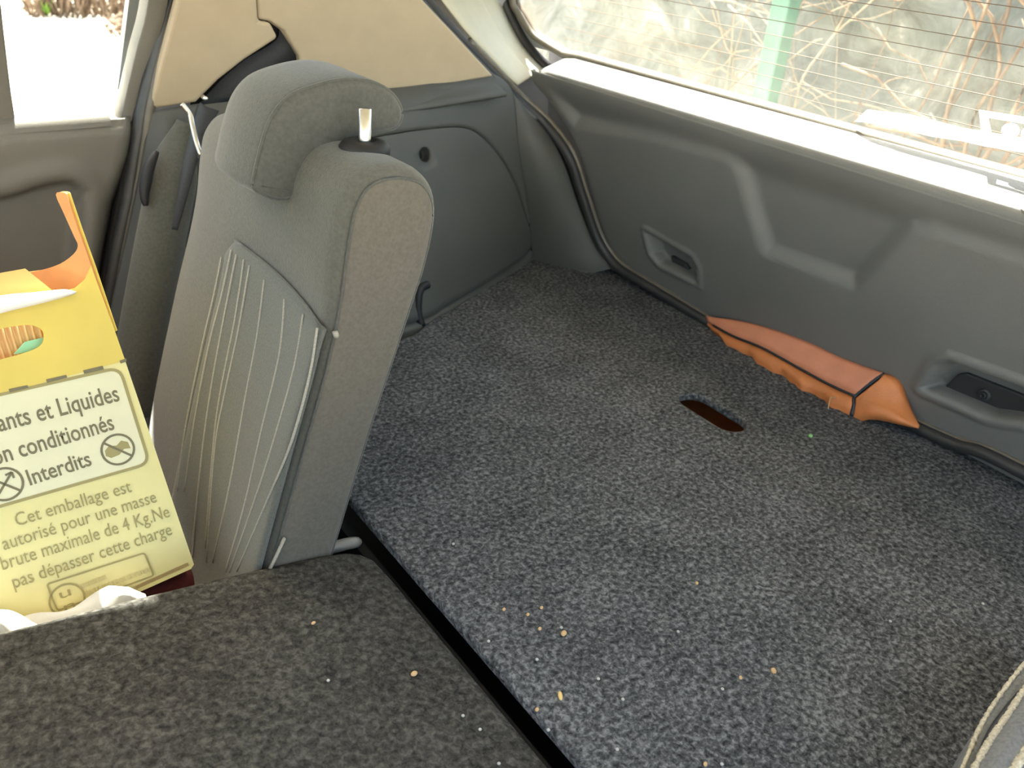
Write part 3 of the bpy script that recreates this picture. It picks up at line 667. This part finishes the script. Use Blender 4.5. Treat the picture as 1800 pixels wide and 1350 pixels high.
lr = cr([atY(320, 182, 1.17), atY(334, 201, 1.165), atY(339, 222, 1.155), atY(345, 248, 1.14), atY(353, 273, 1.13)], 5)
lt = empty('latch_rod', lr[0]); tag(lt, 'bent shiny metal latch rod between pillar and seat back', 'latch')
tube('rod', lr, .0036, STEEL, lt, 8)
tube('rod_end', [lr[-1], lr[-1] + (.002, -.004, -.008)], .0045, BLACK, lt, 8)

# seat cushion under the box - darkened below the seat fabric to bounce less sun
cs = empty('rear_seat_cushion', (.05, .95, -.25)); tag(cs, 'darkened grey seat cushion below the yellow box', 'seat')
rings = []
for y, d in ((.70, .03), (.705, .015), (.72, .004), (.74, 0), (.9, -.006), (1.08, 0), (1.11, .012), (1.125, .03)):
    L = inset([(-.42, -.32), (-.42, -.19), (-.38, -.165), (-.2, -.165), (.0, -.175), (.13, -.185), (.16, -.20), (.17, -.32)], d); rings.append([np.array((a, y, b)) for a, b in L])
loft('cushion', rings, mat('darkened_cushion_fabric', (.035, .034, .030), .9, 260, .12, .35, 700, spec=.15), cs)

# =========================================================== cardboard box
TH = math.radians(28); PH = math.radians(4.2)
BU = np.array((1, 0, 0.)); BV = np.array((0, math.sin(TH), math.cos(TH))); BN = np.array((0, -math.cos(TH), math.sin(TH)))
BU, BV = BU * math.cos(PH) + BV * math.sin(PH), BV * math.cos(PH) - BU * math.sin(PH)   # BN points to the viewer
B0 = atY(341, 998, .74)
def bp3(u, v, w=0): return B0 + BU * u + BV * v + BN * w
def uv(px, py):
    P = onp(px, py, BN, B0); return float((P - B0) @ BU), float((P - B0) @ BV)
bx = empty('cardboard_box', bp3(-.15, -.05, -.05)); tag(bx, 'yellow printed cardboard box with French text leaning on the seat', 'box')
def bplate(name, pts, m, parent, w=0, t=.003, px=True, bw=0):
    P = [(uv(*p) if px else p) for p in pts]; return prism(name, [bp3(a, b, w) for a, b in P], -BN * t, m, parent, bw)
vfold = uv(220, 634)[1]
U0 = -.34
vbot0 = lambda u: uv(336, 1000)[1] + (u - uv(336, 1000)[0]) * (uv(240, 1043)[1] - uv(336, 1000)[1]) / (uv(240, 1043)[0] - uv(336, 1000)[0])
# front: pale lower panel, yellow handle flap above
uw = [uv(*p) for p in ((152, 445), (216, 622), (338, 993))]
fp_ = bplate('front_panel', [(U0, vbot0(U0)), uv(240, 1043), (uv(336, 1000)[0], uv(336, 1000)[1]), (uv(341, 992)[0], uv(341, 992)[1]), (uv(220, 634)[0], vfold), (U0, vfold)], PALE, bx, 0, .003, False)
hf = [uv(220, 634), uv(196, 565), uv(168, 490), uv(160, 466)] + [uv(*p) for p in ((150, 490), (132, 506), (110, 512), (60, 522))] + [(U0, uv(60, 522)[1])] + [(U0, vfold)]
# handle flap with its oval hole
def plate_hole(name, outline, hole_, w, t, m, parent):
    cu = bpy.data.curves.new(name, 'CURVE'); cu.dimensions = '2D'; cu.fill_mode = 'BOTH'; cu.extrude = t / 2
    for Lp in ([outline, hole_] if hole_ else [outline]):
        s = cu.splines.new('POLY'); s.points.add(len(Lp) - 1); s.use_cyclic_u = True
        for p_, q in zip(s.points, Lp): p_.co = (q[0], q[1], 0, 1)
    tmp = bpy.data.objects.new('tmp', cu); COL.objects.link(tmp); dg = bpy.context.evaluated_depsgraph_get()
    me = bpy.data.meshes.new_from_object(tmp.evaluated_get(dg)); bpy.data.objects.remove(tmp); me.name = name
    Mx = Matrix(np.array([BU, BV, BN]).T.tolist()).to_4x4(); Mx.translation = Vector(bp3(0, 0, w - t / 2)); me.transform(Mx)
    return link(name, me, m, parent, False)
ho = [uv(*p) for p in cr([(77, 590), (70, 577), (45, 571), (0, 578), (-60, 592), (-95, 612), (-92, 640), (-50, 645), (0, 632), (50, 618), (72, 606)], 4, True)]
plate_hole('handle_panel', hf, ho, .0005, .0035, YEL, bx)
D = .13   # thickness of the box, away from the viewer
ur = uv(160, 466)[0]; AL = math.radians(52); DF = -BU * math.cos(AL) - BN * math.sin(AL); NF = np.cross(DF, BV)
# right dust flap, folded half inwards: front edge runs up to a spike, round thumb cut-out
def flappx(px, py):
    P = onp(px, py, NF, bp3(ur, 0)); q = P - bp3(ur, 0); return float(q @ DF), float(q @ BV)
def flap(a, v): return bp3(ur, 0) + DF * a + BV * v
cut = [flappx(*p) for p in cr([(136, 358), (131, 348), (122, 342), (110, 338), (98, 342), (112, 375), (130, 415), (137, 432), (128, 448), (105, 464), (75, 474), (45, 479), (20, 482)], 3)]
vtop = uv(160, 466)[1]; am = cut[-1][0]
fl = [(0, vtop - .07), (0, vtop), (.001, flappx(146, 400)[1])] + [(max(a, .001), v) for a, v in cut] + [(am, cut[-1][1] - .06), (am * .5, vtop - .08)]
prism('dust_flap', [flap(a, v) for a, v in fl], NF / np.linalg.norm(NF) * .003, KRAFT, bx)
prism('flap_print', [flap(a, v) - NF * .0004 * np.sign(NF @ BU) * 0 + BU * .0035 for a, v in fl], BU * .0006, YEL, bx)
bu0, bv0 = uv(336, 1000); bu1, bv1 = uv(240, 1043); vbot = lambda u: bv0 + (u - bu0) * (bv1 - bv0) / (bu1 - bu0) + .004
bplate('right_panel', [(-.006, vbot(-.006)), (-.003, vbot(-.003)), (-.003, vtop - .03), (-.006, vtop - .03)], YEL, bx, -.003, D, False)
bplate('back_panel', [(U0, vbot(U0)), (-.004, vbot(-.004)), (-.004, vtop - .05), (U0, vtop - .05)], KRAFT, bx, -D, .003, False)
tag(bplate('inner_flap', [(-60, 492), (0, 479), (45, 471), (96, 512), (60, 525), (-60, 550)], mat('ochre_card', (.60, .38, .12), .6, 30, .05), bx, -.004, .002), 'folded inner flap')
bplate('left_panel', [(U0, -.06), (U0 + .003, -.06), (U0 + .003, vfold + .05), (U0, vfold + .05)], KRAFT, bx, 0, D, False)
bplate('bottom_panel', [(U0, vbot(U0)), (-.004, vbot(-.004)), (-.004, vbot(-.004) + .004), (U0, vbot(U0) + .004)], KRAFT, bx, 0, D, False)
# folded-over top lip catching the sun
lipp = [uv(*p) for p in ((-80, 545), (0, 522), (60, 516), (110, 511), (130, 514))]; lq = [uv(*p) for p in ((-80, 578), (0, 552), (60, 537), (105, 525), (130, 517))]
vs = []
for a, b in zip(cr([np.array(q) for q in lipp], 4), cr([np.array(q) for q in lq], 4)):
    vs += [bp3(*a, .002), bp3((a[0] + b[0]) / 2, (a[1] + b[1]) / 2, .012), bp3(*b, .009)]
solid(mesh('top_lip', vs, grid_faces(17, 3), WHITEC, bx), .002, 0)
# corrugated liner and green scrap inside the handle hole
V = []; nn_ = 90
q0 = uv(-60, 640); q1 = uv(85, 560)
for i in range(nn_):
    u = q0[0] + (q1[0] - q0[0]) * i / (nn_ - 1)
    for v in (q0[1] - .01, q1[1] + .01): V.append(bp3(u, v, -.016 + .0022 * math.sin(i * .9)))
mesh('corrugated_liner', V, grid_faces(nn_, 2), mat('corrugated_card', (.62, .38, .17), .6), bx)
bplate('green_scrap', [(25, 622), (45, 600), (78, 592), (74, 606), (52, 618)], mat('mint_card', (.25, .55, .33), .6), bx, -.008, .002)
# perforations
for q in ([(15, 684), (48, 677), (50, 682), (17, 690)], [(81, 667), (116, 659), (118, 664), (83, 673)], [(146, 651), (180, 643), (182, 649), (148, 657)], [(210, 634), (221, 630), (222, 636), (212, 639)]):
    bplate('perforation', q, INK, bx, .0014, .001)
# label field
def roundpoly(c, r, n=6):
    c = [np.array(p, float) for p in c]; out = []
    for i in range(len(c)):
        a, b, d = c[i - 1], c[i], c[(i + 1) % len(c)]; p = b + (a - b) / np.linalg.norm(a - b) * r; q = b + (d - b) / np.linalg.norm(d - b) * r
        for k in range(n + 1): t_ = k / n; out.append((1 - t_) ** 2 * p + 2 * t_ * (1 - t_) * b + t_ * t_ * q)
    return out
lab = roundpoly([uv(-150, 725), uv(212, 643), uv(266, 816), uv(-150, 936)], .014)
fld = bplate('label_field', lab, LABELM, bx, .0006, .0005, False)
def ringplate(name, loop, wdt, m, parent, w):
    L = np.array(loop); I = inset(L, wdt); n_ = len(L); vs = [bp3(*p, w) for p in L] + [bp3(*p, w) for p in I]
    return solid(mesh(name, vs, [(i, (i + 1) % n_, n_ + (i + 1) % n_, n_ + i) for i in range(n_)], m, parent, False), .0003, 0)
ringplate('label_border', lab, .0030, INKL, bx, .0010)
def circ_uv(px, py, r): c = uv(px, py); return [(c[0] + r * math.cos(a), c[1] + r * math.sin(a)) for a in np.linspace(0, 6.2832, 33)[:-1]], np.array(c)
def seg(name, a, b, wdt, m, parent, w=.0012):
    a = np.array(a); b = np.array(b); t_ = (b - a) / np.linalg.norm(b - a); s = np.array((-t_[1], t_[0])) * wdt / 2
    return prism(name, [bp3(*(a + s), w), bp3(*(b + s), w), bp3(*(b - s), w), bp3(*(a - s), w)], -BN * .0003, m, parent)
for (px, py) in ((207, 790), (8, 851)):
    L, c = circ_uv(px, py, .0165); sym = ringplate('prohibition_sign', L, .0022, INK, bx, .0012)
    d = np.array((.7, -.7)) * .0158; seg('bar', c - d, c + d, .0022, INK, sym)
    if px > 100:
        L2 = [c + .7 * np.array(q) for q in ((-.017, .004), (-.010, .009), (0, .006), (.008, .011), (.016, .006), (.017, -.004), (.008, -.002), (.0, -.008), (-.012, -.009), (-.018, -.004))]
        prism('liquid_drawing', [bp3(*q, .0009) for q in L2], -BN * .0002, INKL, sym)
    else:
        seg('arrow', c + (-.009, -.009), c + (.009, .009), .0022, INK, sym); seg('arrow_head', c + (.009, .009), c + (.003, .008), .002, INK, sym); seg('arrow_head', c + (.009, .009), c + (.009, .003), .002, INK, sym)
def text(name, s, p0, p1, cap, m, parent, w=.0012, bold=.0):
    """flat print: the string fitted between two points of the box face; cap = capital height in metres"""
    cu = bpy.data.curves.new(name, 'FONT'); cu.body = s; cu.size = 1; cu.fill_mode = 'FRONT'; cu.resolution_u = 3; cu.offset = bold
    tmp = bpy.data.objects.new('tmp', cu); COL.objects.link(tmp); dg = bpy.context.evaluated_depsgraph_get()
    me = bpy.data.meshes.new_from_object(tmp.evaluated_get(dg)); bpy.data.objects.remove(tmp); me.name = name
    a = np.array(p0); b = np.array(p1); L = np.linalg.norm(b - a); t_ = (b - a) / L; up_ = np.array((-t_[1], t_[0]))
    co = np.array([v.co[:] for v in me.vertices]); x0, x1 = co[:, 0].min(), co[:, 0].max(); sx = L / (x1 - x0); sy = cap / .70
    for v in me.vertices:
        q = a + t_ * (v.co.x - x0) * sx + up_ * v.co.y * sy; v.co = Vector(bp3(*q, w))
    me.materials.clear(); return link(name, me, m, parent, False)
hgt = lambda px, py, n_: abs(uv(px, py)[1] - uv(px, py - n_)[1])
text('print_line', 'rants et Liquides', uv(-14, 762), uv(211, 704), hgt(150, 720, 32), INK, bx, bold=.012)
text('print_line', 'on conditionnés', uv(-10, 818), uv(202, 754), hgt(150, 770, 31), INK, bx, bold=.012)
text('print_line', 'Interdits', uv(53, 853), uv(162, 817), hgt(110, 830, 29), INK, bx, bold=.012)
text('print_line', 'Cet emballage est', uv(30, 925), uv(232, 864), hgt(130, 890, 24), INKL, bx)
text('print_line', 'autorisé pour une masse', uv(7, 967), uv(276, 882), hgt(130, 930, 24), INKL, bx)
text('print_line', 'brute maximale de 4 Kg.Ne', uv(5, 1002), uv(299, 908), hgt(130, 960, 25), INKL, bx)
text('print_line', 'pas dépasser cette charge', uv(25, 1034), uv(303, 939), hgt(150, 990, 24), INKL, bx)
sm = [uv(*p) for p in ((80, 1026), (255, 970), (272, 1012), (100, 1075))]
fr_ = ringplate('small_frame', roundpoly(sm, .004, 3), .0016, INKL, bx, .0011)
L, c = circ_uv(118, 1054, .0165); cc = ringplate('approval_mark', L, .0018, INKL, bx, .0011)
text('letter', 'u', c + (-.005, .003), c + (.005, .003), .010, INKL, cc); text('letter', 'n', c + (-.005, -.011), c + (.005, -.011), .010, INKL, cc)

rq = random.Random(7)
for row, (pa, pb_) in enumerate((((142, 1030), (186, 1013)), ((150, 1042), (262, 1000)))):
    a_, b_ = np.array(uv(*pa)), np.array(uv(*pb_)); t0 = 0.0; V = []; Fc = []; d_ = (b_ - a_); up_ = np.array((-d_[1], d_[0])) / np.linalg.norm(d_) * .0028
    while t0 < 1:
        t1 = min(1, t0 + rq.uniform(.02, .06) * (2 if row == 0 else 1)); o = len(V)
        for q in (a_ + d_ * t0 - up_, a_ + d_ * t1 - up_, a_ + d_ * t1 + up_ * .6, a_ + d_ * t0 + up_ * .6): V.append(bp3(*q, .0011))
        Fc.append((o, o + 1, o + 2, o + 3)); t0 = t1 + rq.uniform(.01, .025)
    mesh('small_print', V, Fc, mat('faint_ink', (.56, .47, .20), .6), bx, False)
# plastic bag and red cloth beside the box
bagp = empty('plastic_bag', atY(120, 1075, .70)); tag(bagp, 'crumpled white plastic bag at the foot of the yellow box', 'bag')
def crumple(name, px0, px1, ytop, m, parent, seed, y=.70, n=26):
    r2 = random.Random(seed); rows = []
    for i in range(n):
        t_ = i / (n - 1); px = px0 + (px1 - px0) * t_; py = np.interp(t_, np.linspace(0, 1, len(ytop)), ytop)
        top = atY(px, py, y + .012); rows.append([top + np.array((0, .03, -.03)), top + np.array((0, .003 * math.sin(i * .35 + seed), 0)), top + np.array((0, -.010 + .004 * math.sin(i * .3 + seed), -.010)), top + np.array((0, -.016 + .004 * math.sin(i * .4), -.03)), top + np.array((0, -.016, -.07))])
    g__ = np.array(rows); return solid(mesh(name, g__.reshape(-1, 3), grid_faces(n, 5), m, parent), .0008, 0)
crumple('film', -40, 70, [1076, 1068, 1076, 1084, 1098], FILMW, bagp, 3, .705)
crumple('film', 10, 255, [1092, 1086, 1080, 1074, 1064, 1048, 1031, 1029, 1044], FILMW, bagp, 5, .712, 40)
rc = tube('red_cloth', cr([atY(235, 1050, .765), atY(265, 1040, .765), atY(295, 1031, .765), atY(318, 1025, .765), atY(335, 1022, .765)], 5), [.016 + .003 * math.sin(i * .5) for i in range(20)] + [.010], REDC, None, 12)
tag(rc, 'dark red cloth showing under the right corner of the yellow box', 'cloth')

# =========================================================== tan leather bag behind the boot floor
lb = empty('leather_bag', (1.05, .62, -.15)); tag(lb, 'tan leather bag with dark piping squeezed between boot floor and tailgate', 'bag')
def TB(px, py, x): return atX(px, py, x)
ridge_b = [(1238, 558), (1290, 563), (1350, 577), (1420, 602), (1480, 630), (1555, 657)]      # against the tailgate
ridge_f = [(1244, 566), (1286, 590), (1340, 612), (1400, 645), (1455, 675), (1503, 697)]      # front edge with piping
low_f = [(1248, 572), (1292, 610), (1345, 640), (1400, 668), (1450, 698), (1500, 720)]
xb = [1.165, 1.163, 1.16, 1.158, 1.156, 1.152]; xf = [1.158, 1.145, 1.138, 1.133, 1.130, 1.128]
rb = cr([TB(*p, x) for p, x in zip(ridge_b, xb)], 6); rf_ = cr([TB(*p, x) for p, x in zip(ridge_f, xf)], 6); lf = cr([TB(*p, x - .012) for p, x in zip(low_f, xf)], 6)
vs = []
for i, (a, b) in enumerate(zip(rb, rf_)):
    for t_ in np.linspace(0, 1, 6): vs.append(a + (b - a) * t_ + np.array((0, 0, .006)) * math.sin(math.pi * t_))
tp = solid(mesh('top_flap', vs, grid_faces(len(rb), 6), LEATH, lb), .003, 0)
vs = []
for i, (b, l) in enumerate(zip(rf_, lf)):
    wv = .004 * math.sin(i * .9) + .003 * math.sin(i * 2.1 + 1)
    for t_ in np.linspace(0, 1, 5): vs.append(b + (l - b) * t_ + np.array((-.004 * math.sin(math.pi * t_) + wv * t_, 0, -.002)))
    vs.append(l + np.array((.002 + wv, 0, -.03))); vs.append(l + np.array((.0, 0, -.09)))
solid(mesh('front_side', vs, grid_faces(len(rf_), 7), LEATH2, lb), .003, 0)
tube('piping', [p + (-.001, 0, .001) for p in rf_[2:]], .0021, PIPE, lb, 6)
e0 = rb[-1]; e1 = rf_[-1]; e2 = lf[-1]
tube('piping', cr([e0, e0 + (e1 - e0) * .5 + (0, -.002, .006), e1, e1 + (e2 - e1) * .6, e2 + (0, 0, -.01)], 4), .0028, PIPE, lb, 6)
# end tail
tailb = [(1556, 657), (1580, 668), (1594, 700), (1606, 728), (1615, 750)]; tailm = [(1545, 668), (1560, 690), (1578, 712), (1598, 735), (1615, 751)]; taill = [(1505, 700), (1520, 705), (1548, 714), (1585, 733), (1615, 752)]; taild = [(1503, 720), (1530, 716), (1552, 724), (1588, 740), (1614, 753)]
def tl(a, xs): return cr([TB(*p, x) for p, x in zip(a, xs)], 5)
T0 = tl(tailb, [1.152, 1.154, 1.158, 1.16, 1.15]); T1 = tl(tailm, [1.138, 1.14, 1.142, 1.142, 1.146]); T2 = tl(taill, [1.126, 1.124, 1.126, 1.134, 1.146]); T3 = tl(taild, [1.118, 1.118, 1.122, 1.13, 1.144])
vs = []
for a, b, c, d in zip(T0, T1, T2, T3): vs += [a + (0, 0, -.02 * (1 - (len(vs) // 8) / 20.)), a, (a + b) / 2 + (0, 0, .002), b, (b + c) / 2, c, d, d + (.002, 0, -.03 * (1 - (len(vs) // 8) / 20.))]
solid(mesh('end_gusset', vs, grid_faces(len(T0), 8), LEATH2, lb), .002, 0)
# body of the bag lying under the boot floor, seen through the hole
rings = []
for y, d in ((.42, .03), (.43, .012), (.46, .002), (.55, 0), (.7, 0), (.85, 0), (.92, .004), (.955, .015), (.965, .03)):
    L = inset([(.935, -.20), (.945, -.11), (.99, -.085), (1.06, -.08), (1.10, -.085), (1.125, -.12), (1.11, -.22), (1.0, -.24)], d); rings.append([np.array((a, y, b)) for a, b in L])
loft('bag_body', rings, LEATH2, lb)

# =========================================================== grey piped bag, lower right
gb = empty('grey_bag', (.75, -.1, 0)); tag(gb, 'grey fabric bag with frayed cream piping at the lower right corner', 'bag')
e1_ = cr([atZ(*p, .10) for p in ((1660, 1420), (1692, 1350), (1722, 1280), (1755, 1226), (1800, 1168), (1850, 1115), (1910, 1062))], 6)
e2_ = cr([atZ(*p, .108) for p in ((1675, 1420), (1712, 1352), (1742, 1300), (1770, 1260), (1802, 1212), (1850, 1155), (1910, 1100))], 6)
e3_ = cr([atZ(*p, .115) for p in ((1730, 1430), (1782, 1352), (1800, 1325), (1825, 1290), (1860, 1245), (1905, 1190), (1950, 1150))], 6)
vs = []
for a, b, c in zip(e1_, e2_, e3_):
    vs += [np.array((a[0], a[1], .002)), a + (0, .004, -.05), a, a + (b - a) * .5 + (0, 0, -.004), b + (b - a) * -.12 + (0, 0, -.009), b, b + (c - b) * .5 + (0, 0, .006), c, c + (0, -.10, -.01), np.array((c[0], c[1] - .16, .0))]
mesh('body', vs, grid_faces(len(e1_), 10), BAGF, gb)
def fray(pts, r0, seed):
    r2 = random.Random(seed); P = cr(pts, 4); return P, [r0 * r2.uniform(.7, 1.35) for _ in P]
for e, r0, sd_ in ((e1_, .0017, 1), (e2_, .0025, 2), (e3_, .0027, 3)):
    P, rr = fray(e, r0, sd_); tube('piping', P, rr, CORD, gb, 7)
tube('zip_gap', [b + (b - a) * -.2 + np.array((0, 0, -.004)) for a, b in zip(e1_, e2_)][8:26], [.0004 + .003 * math.sin(math.pi * i / 17) for i in range(18)], BLACK, gb, 6)

# =========================================================== crumbs on the carpet
def blob(name, px, py, rx, ry, m, rot=0, zoff=.0012, parent=None):
    c = atZ(px, py, .002) if (px > 640 + (py - 950) * .85) else onp(px, py, (.145, 0, 1), (0, 0, .0452)); vs = []; fs = []
    rings_ = [[c + np.array((rx * math.sin(t_) * math.cos(a) * math.cos(rot) - ry * math.sin(t_) * math.sin(a) * math.sin(rot), rx * math.sin(t_) * math.cos(a) * math.sin(rot) + ry * math.sin(t_) * math.sin(a) * math.cos(rot), min(rx, ry) * .7 * math.cos(t_))) for a in np.linspace(0, 6.2832, 9)[:-1]] for t_ in (.25, .8, 1.57, 2.3, 2.9)]
    return loft(name, rings_, m)
CR1 = mat('crumb_tan', (.55, .36, .18), .8); CR2 = mat('crumb_white', (.42, .42, .40), .6); CR3 = mat('bead_green', (.25, .6, .18), .3); CR4 = mat('grain_yellow', (.75, .52, .20), .6)
tag(blob('grain', 985, 1223, .0056, .0022, CR4, 1.0), 'yellow oblong grain on the carpet near the floor seam', 'crumb')
tag(blob('bead', 1425, 766, .0032, .0032, CR3), 'tiny green bead on the carpet below the finger hole', 'bead')
tag(blob('crumb', 991, 1113, .0042, .003, CR1, .5), 'largest tan crumb of the cluster in the middle of the boot carpet', 'crumb')
tag(blob('crumb', 728, 1184, .0036, .0028, CR1, .2), 'orange tan crumb on the folded seat back beside the seam', 'crumb')
tag(blob('crumb', 1360, 1179, .0040, .0028, CR1, .8), 'orange tan crumb on the right part of the boot carpet', 'crumb')
st = cr([atZ(1456, 718, .012), atZ(1458, 705, .018), atZ(1462, 698, .02), atZ(1472, 700, .014)], 4)
tag(tube('dry_straw', st, .0009, CR1, None, 5), 'short bent dry straw lying before the leather bag', 'straw')
def settle(px, py): return atZ(px, py, .002) if (px > 640 + (py - 950) * .85) else onp(px, py, (.145, 0, 1), (0, 0, .0452))
def scatter(name, label, group, m, pts, rx, ry):
    src = tag(blob(name, *pts[0], rx, ry, m, .6), label, 'crumb', group); b0 = settle(*pts[0])
    for q in pts[1:]:
        c = src.copy(); COL.objects.link(c); c.location = Vector((settle(*q) - b0).tolist())
scatter('crumb', 'tiny pale tan crumb lying on the grey boot carpet', 'tiny tan crumbs on the boot carpet', CR1, ((928, 1080), (886, 1071), (952, 1068), (949, 1105), (944, 1247), (1225, 1025), (1302, 1191), (1240, 1343)), .0026, .0018)
scatter('speck', 'tiny round whitish speck on the boot carpet', 'whitish specks on the boot carpet', CR2, ((987, 1103), (1095, 1229), (859, 1127), (944, 1159), (1052, 1193), (1270, 1211), (964, 1283), (1269, 1343), (797, 956), (1565, 1092), (1728, 1061), (1085, 1317), (1192, 1110)), .0017, .0017)
scatter('speck', 'tiny round whitish speck on the folded seat back', 'whitish specks on the folded seat back', CR2, ((577, 1196), (844, 1282), (814, 1258), (877, 1342)), .0016, .0016)
tag(blob('crumb', 551, 1095, .0026, .0018, CR1, .3), 'pale crumb on the folded seat back near its far edge', 'crumb')
